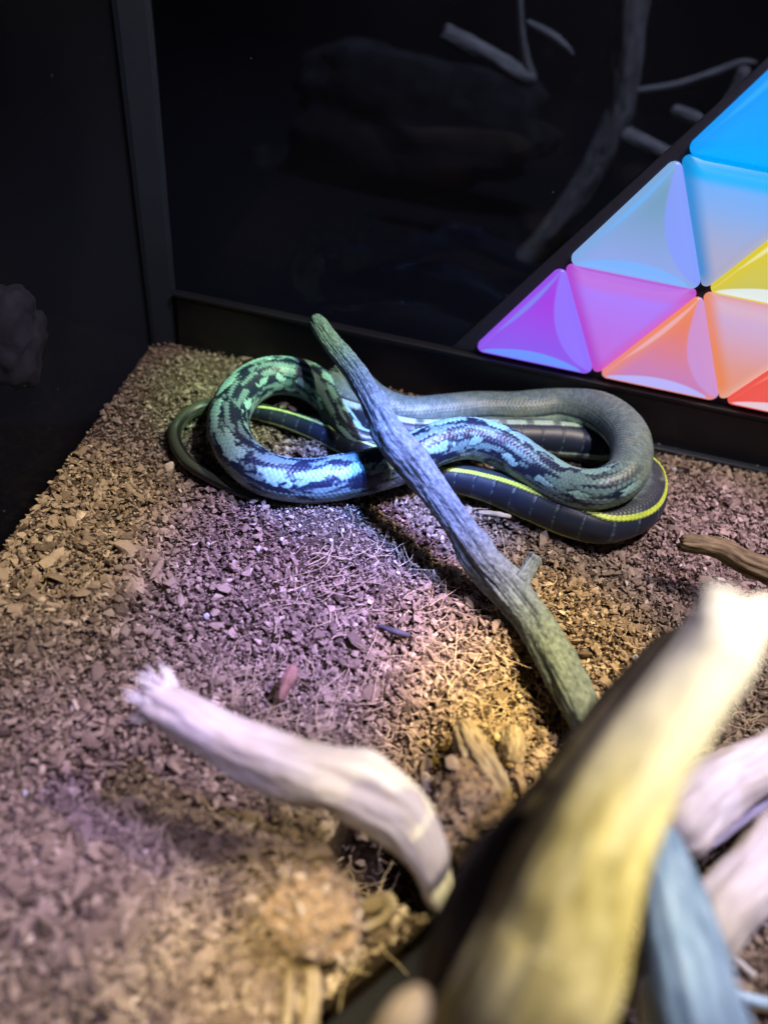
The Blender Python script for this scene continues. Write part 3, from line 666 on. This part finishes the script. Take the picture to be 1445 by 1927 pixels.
# even cover of the ground the camera sees
px_ = np.stack([rng.uniform(XL + 0.001, 0.36, NC * 3), rng.uniform(-0.03, YB - 0.003, NC * 3)], -1)
uv = project(np.column_stack([px_, np.zeros(len(px_))]))
ok = (uv[:, 0] > -260) & (uv[:, 0] < W + 330) & (uv[:, 1] < H + 330) & (uv[:, 1] > 500)
ok &= ~((tray_dist(px_[:, 0], px_[:, 1]) > -0.002) & (tray_along(px_[:, 0], px_[:, 1]) > -0.018) & (tray_along(px_[:, 0], px_[:, 1]) < 0.082))
ok &= (shade_pit(px_[:, 0], px_[:, 1]) > 0.95) | (rng.uniform(0, 1, len(px_)) < 0.06)
px_ = px_[ok][:NC]; uv = uv[ok][:NC]; n = len(px_)
fine = np.exp(-(((uv[:, 0] - 620) / 190) ** 2 + ((uv[:, 1] - 1010) / 110) ** 2)) * 0.55
back = sstep(900, 700, uv[:, 1]) * 0.45
coarse = sstep(1350, 1850, uv[:, 1]) * sstep(900, 300, uv[:, 0]) * 0.75 + 0.25 * np.exp(-(((uv[:, 0] - 150) / 200) ** 2 + ((uv[:, 1] - 1060) / 160) ** 2)) + 0.25 * np.exp(-(((uv[:, 0] - 720) / 120) ** 2 + ((uv[:, 1] - 1200) / 80) ** 2))
clump = 0.25 * fbm(np.column_stack([px_ * 60, np.zeros(n)]), 2, 77)
size = 0.00100 * np.exp(0.50 * rng.normal(size=n)) * (1 - fine) * (1 - back) * (1 + coarse) * (1 + clump)
size = np.clip(size, 0.0004, 0.0060)
gz_ = ground(px_[:, 0], px_[:, 1])
lift = rng.uniform(-0.0022, 0.0019, n) + 0.25 * size
tilt = rng.normal(0, 0.55, (n, 2)); yaw = rng.uniform(0, 2 * np.pi, n)
def rotm(yaw, tx, ty):
    cz, sz, cx_, sx, cy_, sy = np.cos(yaw), np.sin(yaw), np.cos(tx), np.sin(tx), np.cos(ty), np.sin(ty)
    Rz = np.zeros((len(yaw), 3, 3)); Rz[:, 0, 0] = cz; Rz[:, 0, 1] = -sz; Rz[:, 1, 0] = sz; Rz[:, 1, 1] = cz; Rz[:, 2, 2] = 1
    Rx = np.zeros_like(Rz); Rx[:, 0, 0] = 1; Rx[:, 1, 1] = cx_; Rx[:, 1, 2] = -sx; Rx[:, 2, 1] = sx; Rx[:, 2, 2] = cx_
    Ry = np.zeros_like(Rz); Ry[:, 1, 1] = 1; Ry[:, 0, 0] = cy_; Ry[:, 0, 2] = sy; Ry[:, 2, 0] = -sy; Ry[:, 2, 2] = cy_
    return Ry @ Rx @ Rz
R_ = rotm(yaw, tilt[:, 0], tilt[:, 1])
pos = np.column_stack([px_, gz_ + lift]); pid = rng.integers(0, 16, n); tone = np.clip(0.42 + 0.2 * rng.normal(size=n), 0.02, 1)
scr = size / depth(pos)
inframe = (uv[:, 0] > 5) & (uv[:, 0] < 620) & (uv[:, 1] > 880) & (uv[:, 1] < H - 5) & (lift > 0.0007)
inframe |= (uv[:, 0] > 780) & (uv[:, 0] < 1150) & (uv[:, 1] > 1000) & (uv[:, 1] < 1300) & (lift > 0.0007)
cand = np.where(inframe)[0]; big = cand[np.argsort(-scr[cand])[:300]]
isbig = np.zeros(n, bool); isbig[big] = True
VV, FF, TT = [], [], []; base = 0
for k, (pv, pf) in enumerate(protos):
    idx = np.where((pid == k) & ~isbig)[0]
    v = np.einsum('nij,pj->npi', R_[idx], pv) * size[idx][:, None, None] + pos[idx][:, None, :]
    f = pf[None] + (np.arange(len(idx)) * len(pv))[:, None, None] + base
    VV.append(v.reshape(-1, 3)); FF.append(f.reshape(-1, 3)); TT.append(np.repeat(tone[idx], len(pv))); base += len(idx) * len(pv)
ch = obj('husk_chips', mesh_np('husk_chips', np.vstack(VV), np.vstack(FF), m_chip, smooth=False, attrs={'tone': np.concatenate(TT)}))
tag(ch, 'crumbled brown coconut husk chips covering the ground', 'husk chips', kind='stuff')
cm = {}
for q in big:
    key = (int(pid[q]), int(tone[q] * 5))
    if key not in cm:
        pv, pf = protos[key[0]]
        # one closer subdivided look for the large ones is not needed: they share the small prototypes
        cm[key] = mesh_np('husk_chip', pv, pf, m_chip, smooth=False, attrs={'tone': np.full(len(pv), 0.1 + key[1] / 5)})
    o = obj('husk_chip', cm[key], soil)
    mm = Matrix(R_[q].tolist()).to_4x4() @ Matrix.Scale(float(size[q]), 4); mm.translation = Vector(pos[q]); o.matrix_world = mm

for co, cv in CLODS:
    up = cv[cv[:, 2] > -0.2 * cv[:, 2].max()]; m_ = 900
    pts = up[rng.integers(0, len(up), m_)] * rng.uniform(0.97, 1.06, (m_, 1)); sz = 0.0008 * np.exp(0.5 * rng.normal(size=m_))
    rt = rotm(rng.uniform(0, 6.28, m_), rng.normal(0, 0.7, m_), rng.normal(0, 0.7, m_)); VV, FF, TT = [], [], []; base = 0
    for q in range(m_):
        pv, pf = protos[q % 16]; VV.append(pv @ rt[q].T * sz[q] + pts[q]); FF.append(pf + base); base += len(pv); TT.append(np.full(len(pv), np.clip(0.55 + 0.18 * rng.normal(), 0, 1)))
    c_ = obj('crumbs', mesh_np('crumbs', np.vstack(VV), np.vstack(FF), m_chip, smooth=False, attrs={'tone': np.concatenate(TT)}), co); c_['kind'] = 'stuff'

# fibres
def fibres(name, specs, mat):
    """specs: (start, heading, length, radius, curl)"""
    VV, FF = [], []; base = 0
    for p, h, ln, r, curl in specs:
        m = 12; pts = [np.array(p, float)]; hd = h; lift_ = rng.uniform(-0.1, 0.35)
        for k in range(m - 1):
            hd += curl * rng.normal() * 0.35 + curl * 0.12
            q = pts[-1] + np.array([math.cos(hd), math.sin(hd), lift_ * (1 - 2 * k / m)]) * ln / m; pts.append(q)
        P = np.array(pts)
        g = ground(P[:, 0], P[:, 1]); P[:, 2] = np.maximum(P[:, 2], g + 0.0008 + r) if g.min() > -0.02 else P[:, 2]
        P[:, 0] = np.maximum(P[:, 0], XL + 0.001)
        T, N, B = frames(P); rr = r * np.linspace(1.0, 0.45, m)
        for t in range(4):
            pass
        a = np.arange(4) * np.pi / 2
        v = P[:, None] + rr[:, None, None] * (np.cos(a)[None, :, None] * N[:, None] + np.sin(a)[None, :, None] * B[:, None])
        VV.append(v.reshape(-1, 3)); FF.append(grid_faces(m, 4) + base); base += 4 * m
    return mesh_np(name, np.vstack(VV), np.vstack(FF), mat)
m_fib = simple('coir', (0.56, 0.45, 0.31), 0.7, 0.3, bscale=60, vary=0.5)
specs = []
def scatter(u, v, su, sv, nn, lmin, lmax, heading=None, hs=0.6, z=0.0015, rmin=0.0001, rmax=0.0003):
    for k in range(nn):
        uu, vv2 = rng.normal(u, su), rng.normal(v, sv)
        p = at(uu, vv2)
        if p[0] < XL + 0.002 or p[1] > YB - 0.012: continue
        if tray_dist(p[0], p[1]) > -0.002 and -0.02 < tray_along(p[0], p[1]) < 0.083: continue
        p[2] = float(ground(p[0:1], p[1:2])[0]) + z + rng.uniform(0, 0.003)
        hd = rng.uniform(0, 2 * np.pi) if heading is None else rng.normal(heading, hs)
        specs.append((p, hd, rng.uniform(lmin, lmax), rng.uniform(rmin, rmax), rng.uniform(0.1, 1.2)))
scatter(700, 1200, 420, 300, 150, .008, .026)
scatter(300, 1600, 260, 220, 100, .008, .026)
scatter(790, 1080, 55, 60, 45, .010, .028, 1.1, 0.7)
scatter(905, 1290, 70, 70, 100, .008, .026)
scatter(620, 1130, 70, 60, 60, .010, .026, 0.7, 0.35)
scatter(540, 1330, 110, 50, 90, .010, .03, 0.9, 0.7)
scatter(800, 1250, 60, 60, 30, .008, .022)
scatter(330, 1620, 80, 70, 60, .012, .03)
scatter(460, 1780, 110, 80, 40, .010, .028, None, 0.6, 0.0015, .0001, .00026)
scatter(1420, 1340, 50, 40, 60, .006, .02)
scatter(700, 1620, 50, 40, 30, .010, .03)
scatter(1420, 1560, 40, 30, 25, .006, .016)
scatter(1380, 980, 100, 80, 40, .006, .02)
tag(obj('coir_fibres', fibres('coir_fibres', specs, m_fib)), 'fine tan coir fibres tangled over the soil', 'fibres', kind='stuff')

# ------------------------------------------------------------------ the snake
#  u, v, z(mm), radius(mm), dorsal dir, mottled, yellow stripe
UP = (0, -0.15, 1); OUT = -1
SN = [
 (742, 806, 9, 5.5, UP, 1, 0), (725, 818, 9, 6.5, UP, 1, 0), (700, 830, 9.5, 7.0, UP, 1, 0), (668, 822, 10.5, 8.5, UP, 1, 0), (642, 790, 12, 10.5, UP, 1, 0), (618, 745, 14, 12, UP, 1, 0),
 (572, 714, 17, 12.6, UP, 1, 0), (508, 708, 19.5, 12.8, UP, 1, 0), (455, 738, 21, 12.8, UP, 1, 0), (430, 793, 21, 12.6, UP, 1, 0), (448, 850, 18, 12.6, UP, 1, 0),
 (502, 892, 15, 12.8, UP, 1, 0), (580, 905, 14, 13.2, UP, 1, 0), (665, 893, 17, 13.2, UP, 1, 0), (745, 872, 23, 13, UP, 1, 0),
 (815, 838, 29, 13, UP, 1, 0), (880, 824, 29, 13, UP, 1, 0), (945, 842, 27, 13, UP, 1, 0), (1005, 880, 25, 12.4, UP, 1, 0), (1065, 914, 26, 12.2, UP, 1, 0),
 (1130, 919, 31, 12.2, UP, 0.8, 0), (1180, 888, 35, 12.4, UP, 0.35, 0), (1182, 822, 35, 12.6, UP, 0.05, 0), (1132, 778, 29, 12.4, (0, .25, .97), 0, 0),
 (1055, 768, 20, 12.2, (0, .62, .78), 0, 0), (975, 772, 16, 11.6, (0, .62, .78), 0, 0), (895, 771, 14, 11.4, (0, .62, .78), 0, 0), (825, 778, 14, 11.4, (0, .62, .78), 0, 0), (760, 780, 15, 11.2, (0, .5, .85), 0, 0), (705, 758, 18, 11.2, (0.1, 0, 1), 0, 0),
 (664, 722, 19, 11.2, (0.3, .2, .9), 0, 0), (642, 722, 17, 11, (0.5, .5, .7), 0, 0), (650, 758, 14, 11, (0.3, .8, .3), 0, 0), (692, 792, 12, 11, (0, .9, -.3), 0, 0), (765, 816, 11, 11, (0, .8, -.5), 0, 0),
 (850, 822, 11, 11.2, (0, .78, -.62), 0, 0), (940, 822, 11, 11.4, (0, .78, -.62), 0, 0), (1040, 825, 11, 11.6, (0, .76, -.64), 0, 0), (1125, 838, 11, 11.6, (.1, .6, -.8), 0, 0.2),
 (1185, 862, 11.5, 11.8, (-.2, .1, -1), 0, .7), (1216, 908, 12, 12, (-.95, 0, .1), 0, 1), (1203, 960, 12, 12, (-.76, .57, .12), 0, 1), (1142, 984, 12, 11.6, (-.1, .95, -.05), 0, 1),
 (1075, 972, 12, 11.6, (0, .93, -.34), 0, 1), (1010, 948, 11, 11, (0, .93, -.32), 0, 1), (945, 922, 10, 10, (0, .93, -.32), 0, 1), (880, 904, 9, 9, (0, .93, -.32), 0, 1), (810, 890, 8, 8, (0, .95, -.25), 0, .8),
 (735, 870, 7.4, 7.4, (0, .8, -.62), 0, .6), (660, 840, 7, 7, (0, .8, -.62), 0, .6), (590, 808, 6.5, 6.4, (0, .8, -.62), 0, .6), (520, 784, 6, 5.6, (0, .8, -.62), 0, .6), (455, 768, 5, 4.9, (0, .8, .2), 0, .6),
 (390, 764, 4.6, 4.3, (0, .4, .9), 0, .6), (348, 784, 4.2, 4.0, (-.2, 0, 1), 0, .5), (329, 822, 4, 3.8, (-.3, 0, 1), 0, .4), (350, 866, 3.8, 3.5, (-.2, -.2, 1), 0, .3), (398, 900, 3.4, 3.1, (0, -.2, 1), 0, .3),
 (452, 926, 3, 2.6, (0, -.2, 1), 0, .3), (505, 944, 2.4, 1.8, (0, 0, 1), 0, .3), (545, 950, 1.6, 0.7, (0, 0, 1), 0, .3)]
rows = []
for u, v, z, r, d, mo, ye in SN:
    r = r * (0.89 if mo > 0 else 0.96); p = at(u, v, z / 1000 + 0.0015); rows.append([*p, r / 1000, *d, mo, ye])
C, s, tt = resample(np.array(rows), 0.00055)
for _ in range(30):      # relax small kinks in the frame
    C[1:-1, 4:7] = 0.25 * C[:-2, 4:7] + 0.5 * C[1:-1, 4:7] + 0.25 * C[2:, 4:7]
P, rad, dor, mot, yel = C[:, :3], np.maximum(C[:, 3], 0.0004), C[:, 4:7], np.clip(C[:, 7], 0, 1), np.clip(C[:, 8], 0, 1)
rad = rad * np.sqrt(np.clip(s / 0.006, 0.02, 1))
T, N, Bn = frames(P, dor); ns = len(s); na = 104
phi = np.linspace(-np.pi, np.pi, na, endpoint=False)[None] + 0 * s[:, None]
bs = np.concatenate([[0], np.cumsum(np.diff(s) / (0.21 * 0.5 * (rad[1:] + rad[:-1])))])
SP = 2.16                         # angle of the pale side stripe
dphi = SP * 2 / 25
a = phi / dphi; bb = bs[:, None] + 0 * phi
best = np.full(a.shape, 9.0); ac = np.zeros_like(a); bc = np.zeros_like(a)
for k in (0, 1):
    row = np.floor(a) + k; off = 0.5 * (row % 2)
    cb = np.round(bb - off) + off
    mm_ = np.abs(a - row) + np.abs(bb - cb) / 0.5
    mm_ = np.abs(a - row) / 1.0 + np.abs(bb - cb) / 0.5
    use = mm_ < best; best = np.where(use, mm_, best); ac = np.where(use, row, ac); bc = np.where(use, cb, bc)
dome = np.clip(1 - best, 0, 1)
phc = ac * dphi; sc_ = s[:, None] + (bc - bb) * 0.21 * rad[:, None]
phc = 0.35 * phc + 0.65 * phi; sc_ = 0.35 * sc_ + 0.65 * s[:, None]
belly = sstep(SP + 0.12, SP + 0.17, np.abs(phi))
# belly scutes
per = 0.0135 * (rad[:, None] / 0.012) ** 0.6
sp_ = np.concatenate([[0], np.cumsum(np.diff(s) / (0.0135 * (np.maximum(rad[1:], 0.002) / 0.012) ** 0.6))])[:, None] + 0.10 * np.cos(phi)
fs = sp_ - np.floor(sp_); edge = np.minimum(fs, 1 - fs)
hmap = (1 - belly) * (0.022 * sstep(0, 0.5, dome)) + belly * (0.022 * sstep(0.0, 0.08, edge))
keel = (1 - belly) * 0.012 * sstep(0.25, 0.0, np.abs(a - ac)) * sstep(0, 0.6, dome)
ell = 1 + 0.05 * np.cos(phi) * 0 - 0.05 * belly
body_lump = 1 + 0.02 * fbm(np.stack([s[:, None] * 60 + 0 * phi, np.cos(phi), np.sin(phi)], -1), 2, 5)
rr = rad[:, None] * ell * body_lump * (1 + hmap + keel)
V = P[:, None] + rr[..., None] * (np.cos(phi)[..., None] * N[:, None] + np.sin(phi)[..., None] * Bn[:, None])
# colours
def lerp(a, b, t): return a + (np.asarray(b) - a) * t[..., None]
q = np.stack([sc_ * 120, phc * 2.2, 0 * phc], -1)
rnd = _hash(ac.astype(np.int64), np.round(bc * 2).astype(np.int64), 0 * ac.astype(np.int64), 3)
navy = np.array([0.009, 0.017, 0.042]); pale_ = np.array([0.27, 0.50, 0.48]); sky = np.array([0.30, 0.55, 0.72]); grey = np.array([0.135, 0.195, 0.185])
colr = np.zeros(phi.shape + (3,))
# mottled zone
streak = fbm(np.stack([sc_ * 105, phc * 5.5, 0 * phc], -1), 4, 31)
cM = lerp(np.broadcast_to(navy, colr.shape), [0.14, 0.25, 0.26], sstep(-0.03, 0.25, streak + 0.04))
left_part = sstep(15.5, 14.0, tt)[:, None]          # first loop: the big patches run along its outer flank only
for sg, ph0 in ((1, 0.0), (-1, 0.45)):
    cell = sc_ / 0.0225 + ph0 + 0.18 * vnoise(np.stack([sc_ * 30, 0 * phc + sg, 0 * phc], -1), 14); ic = np.floor(cell); jit = _hash(ic.astype(np.int64), (0 * ic + sg + 2).astype(np.int64), 0 * ic.astype(np.int64), 9)
    dx = (cell - ic - 0.5 - 0.15 * (jit - 0.5)) * 0.0225
    outer = left_part if sg == OUT else 1 - left_part
    dy = phc - sg * (0.95 - 0.45 * outer + 0.2 * (jit - 0.5)) + 40 * dx * (jit - 0.5)
    wob = 0.5 * fbm(np.stack([sc_ * 210, phc * 5, 0 * phc], -1), 3, 51)
    sz = 0.55 + 0.45 * outer
    e = np.sqrt((dx / (0.0108 * sz)) ** 2 + (dy / (0.34 * sz)) ** 2) + wob
    e2 = np.sqrt((dx / (0.0122 * sz)) ** 2 + (dy / (0.46 * sz)) ** 2) + wob
    cM = lerp(cM, navy, sstep(1.12, 0.95, e2))
    spotc = pale_ * (0.75 + 0.45 * jit[..., None])
    cM = cM + (spotc - cM) * sstep(1.06, 0.92, e)[..., None]
low = sstep(1.25, 1.6, np.abs(phc)) * sstep(-0.15, 0.3, fbm(np.stack([sc_ * 130, phc * 4.5, 0 * phc], -1), 3, 61))
cM = lerp(cM, [0.30, 0.46, 0.48], low * 0.9)
# grey zone
cG = np.broadcast_to(grey, colr.shape) * (0.85 + 0.3 * rnd[..., None])
cG = lerp(cG, [0.016, 0.024, 0.036], sstep(1.75 - 0.75 * yel[:, None], 1.9 - 0.5 * yel[:, None], np.abs(phi)) * 0.9)
cG = lerp(cG, [0.22, 0.26, 0.20], 0.5 * sstep(0.3, 0.7, fbm(q, 2, 71)))
tl = sstep(48, 53, tt)[:, None] + 0 * phi
cG = lerp(cG, [0.045, 0.055, 0.030], tl * 0.9)
cG = lerp(cG, [0.012, 0.014, 0.012], tl * sstep(0.55, 0.75, np.abs(phi)) * sstep(1.5, 1.2, np.abs(phi)))
mt = sstep(0.15, 0.85, mot[:, None] + 0.35 * fbm(np.stack([sc_ * 90, phc * 2, 0 * phc], -1), 2, 81))
colr = cG + (cM - cG) * mt[..., None]
# belly
cB = np.array([0.014, 0.022, 0.040]) * (0.8 + 0.4 * _hash(np.floor(sp_).astype(np.int64), 0 * sp_.astype(np.int64), 0 * sp_.astype(np.int64), 5)[..., None]) + 0 * colr
cB = lerp(cB, [0.16, 0.24, 0.28], sstep(0.045, 0.02, edge) * 0.5 * sstep(-0.3, 0.3, vnoise(np.stack([phi * 8, sp_ * 0.7, 0 * phi], -1), 8)))
colr = colr + (cB - colr) * belly[..., None]
# side stripe
stc = np.array([0.42, 0.60, 0.48]) + (np.array([0.50, 0.66, 0.07]) - np.array([0.42, 0.60, 0.48])) * yel[:, None, None]
sw = 0.19 - 0.06 * yel[:, None]
brk = 1 - (1 - yel[:, None]) * 0.75 * sstep(0.30, 0.42, np.abs((s[:, None] / 0.0165) % 1 - 0.5)) * sstep(-0.1, 0.3, 0.3 + vnoise(np.stack([s[:, None] * 70 + 0 * phi, 0 * phi, 0 * phi], -1), 4))
st = sstep(sw + 0.035, sw - 0.02, np.abs(np.abs(phi) - SP) + 0.05 * (0.5 - dome)) * brk * (1 - 0.55 * mt)
colr = colr + (stc - colr) * st[..., None]
# skin between scales
colr = colr * (1 - (1 - belly) * 0.32 * sstep(0.25, 0.0, dome))[..., None]
colr = colr * (0.92 + 0.16 * rnd[..., None])
V = V.reshape(-1, 3); Cc = colr.reshape(-1, 3)
F = grid_faces(ns, na)
m_snake = attr_mat('snake_scales', 0.42, 0.45)
sn = mesh_np('snake', V, F, m_snake, attrs={'col': np.column_stack([np.clip(Cc, 0, 1), np.ones(len(Cc))])})
c = Vector(at(800, 850, 0)); sn.transform(Matrix.Translation(-c))
so_ = obj('snake', sn); so_.location = c
tag(so_, 'coiled dark snake with pale blue green mottling and a yellow green side stripe', 'snake')

# ------------------------------------------------------------------ dim branches built behind the back glass in place of reflections
def ghost(name, parent, rows, mat, seed, y, **kw):
    R = []
    for u, v, w in rows:
        p = at_y(u, v, y); R.append([*p, w * depth(p) / FPX])
    me = limb(name, np.array(R), mat, seed, origin=np.array(parent.location) if parent is not None else None, **kw)
    return obj(name, me, parent)
g1 = empty('reflected_branch', at_y(1100, 350, 0.760)); tag(g1, 'dim reflection of a curved thick branch, modelled behind the back glass, running down to the purple tile', 'branch', 'branch reflections modelled behind the glass')
ghost('limb', g1, [(1215, -80, 30), (1190, 20, 29), (1178, 120, 28), (1160, 220, 28), (1118, 320, 27), (1065, 400, 25), (1005, 470, 20), (955, 530, 17), (925, 580, 14), (905, 640, 12)], m_dim, 91, 0.760, amp=0.08, ridge=0.08, step=0.002, na=40)
ghost('twig', g1, [(1000, 475, 16), (950, 495, 15), (880, 505, 14), (820, 500, 13), (750, 462, 11), (670, 425, 8)], m_cork_twig, 92, 0.770, amp=0.1, ridge=0.08, step=0.002, na=32)
g2 = empty('reflected_branch', at_y(920, 105, 0.740)); tag(g2, 'dim reflection of a short branch stub, modelled behind the glass, upper middle, with a thin twig rising', 'branch', 'branch reflections modelled behind the glass')
ghost('limb', g2, [(835, 60, 15), (880, 85, 16), (930, 112, 16), (975, 138, 17), (1008, 152, 14)], m_dim, 93, 0.740, amp=0.1, ridge=0.08, step=0.0015, na=32, end0='cut')
ghost('twig', g2, [(1000, 145, 9), (988, 105, 8), (980, 50, 7), (975, -40, 6)], m_dim, 94, 0.740, amp=0.1, ridge=0.08, step=0.0015, na=24)
ghost('twig', g2, [(990, 40, 5), (1030, 62, 7), (1060, 85, 7), (1080, 105, 3)], m_dim, 95, 0.745, amp=0.1, ridge=0.08, step=0.0015, na=24)
g3 = empty('reflected_branch', at_y(1340, 220, 0.740)); tag(g3, 'dim reflection of a thin branch bent like a hook, modelled behind the glass, above the blue tile', 'branch', 'branch reflections modelled behind the glass')
ghost('limb', g3, [(1262, 330, 15), (1300, 285, 14), (1345, 235, 14), (1378, 185, 14), (1396, 145, 14), (1392, 122, 9)], m_dim, 96, 0.740, amp=0.1, ridge=0.08, step=0.0015, na=32)
ghost('twig', g3, [(1425, 118, 3), (1392, 118, 6), (1340, 138, 7), (1270, 160, 7), (1195, 172, 6)], m_dim, 97, 0.740, amp=0.1, ridge=0.08, step=0.0015, na=24)
g4 = empty('reflected_branch', at_y(1230, 285, 0.720)); tag(g4, 'dim reflection of a side branch, modelled behind the glass between the curved branch and the blue tiles', 'branch', 'branch reflections modelled behind the glass')
ghost('limb', g4, [(1168, 250, 15), (1215, 275, 16), (1265, 298, 15), (1310, 318, 13)], m_dim, 98, 0.720, amp=0.1, ridge=0.08, step=0.0015, na=32)
ghost('twig', g4, [(1262, 205, 10), (1300, 220, 12), (1335, 240, 8)], m_dim, 99, 0.725, amp=0.1, ridge=0.08, step=0.0015, na=24)
# a slab of cork in the dark behind the glass
m_cork = simple('dim_cork', (0.034, 0.034, 0.042), 0.95, 0.1, bump=0.003, bscale=60, vary=0.4)
def slab(name, u, v, y, rx, ry, rz, seed, mat, label, cat):
    import bmesh
    bm = bmesh.new(); bmesh.ops.create_icosphere(bm, subdivisions=4, radius=1)
    Vn = np.array([x.co for x in bm.verts]); n_ = Vn / np.linalg.norm(Vn, axis=1)[:, None]
    d = 1 + 0.35 * fbm(n_ * 1.4 + seed, 3, seed) + 0.08 * fbm(n_ * 6, 2, seed)
    for x, cc in zip(bm.verts, n_ * d[:, None] * [rx, ry, rz]): x.co = Vector(cc)
    me = bpy.data.meshes.new(name); bm.to_mesh(me); bm.free(); me.materials.append(mat); me.shade_smooth()
    o = obj(name, me); o.location = Vector(at_y(u, v, y)); return tag(o, label, cat)
slab('cork_slab', 800, 225, 0.84, 0.13, 0.02, 0.06, 3, m_cork, 'faint dark cork slab behind the back glass, upper middle', 'cork')
slab('cork_slab', 600, 430, 0.86, 0.15, 0.02, 0.08, 8, m_cork, 'faint wide cork slab low behind the back glass, above the grey stick tip', 'cork')
st_ = slab('dim_stone', 0, 0, 0.3, 0.016, 0.022, 0.026, 12, simple('dim_stone', (0.16, 0.165, 0.19), 0.9, 0.2, bump=0.002, bscale=90, vary=0.4), 'dim rounded stone behind the left glass, cut by the photo edge', 'stone')
st_.location = Vector(at_x(8, 632, XL - 0.03))
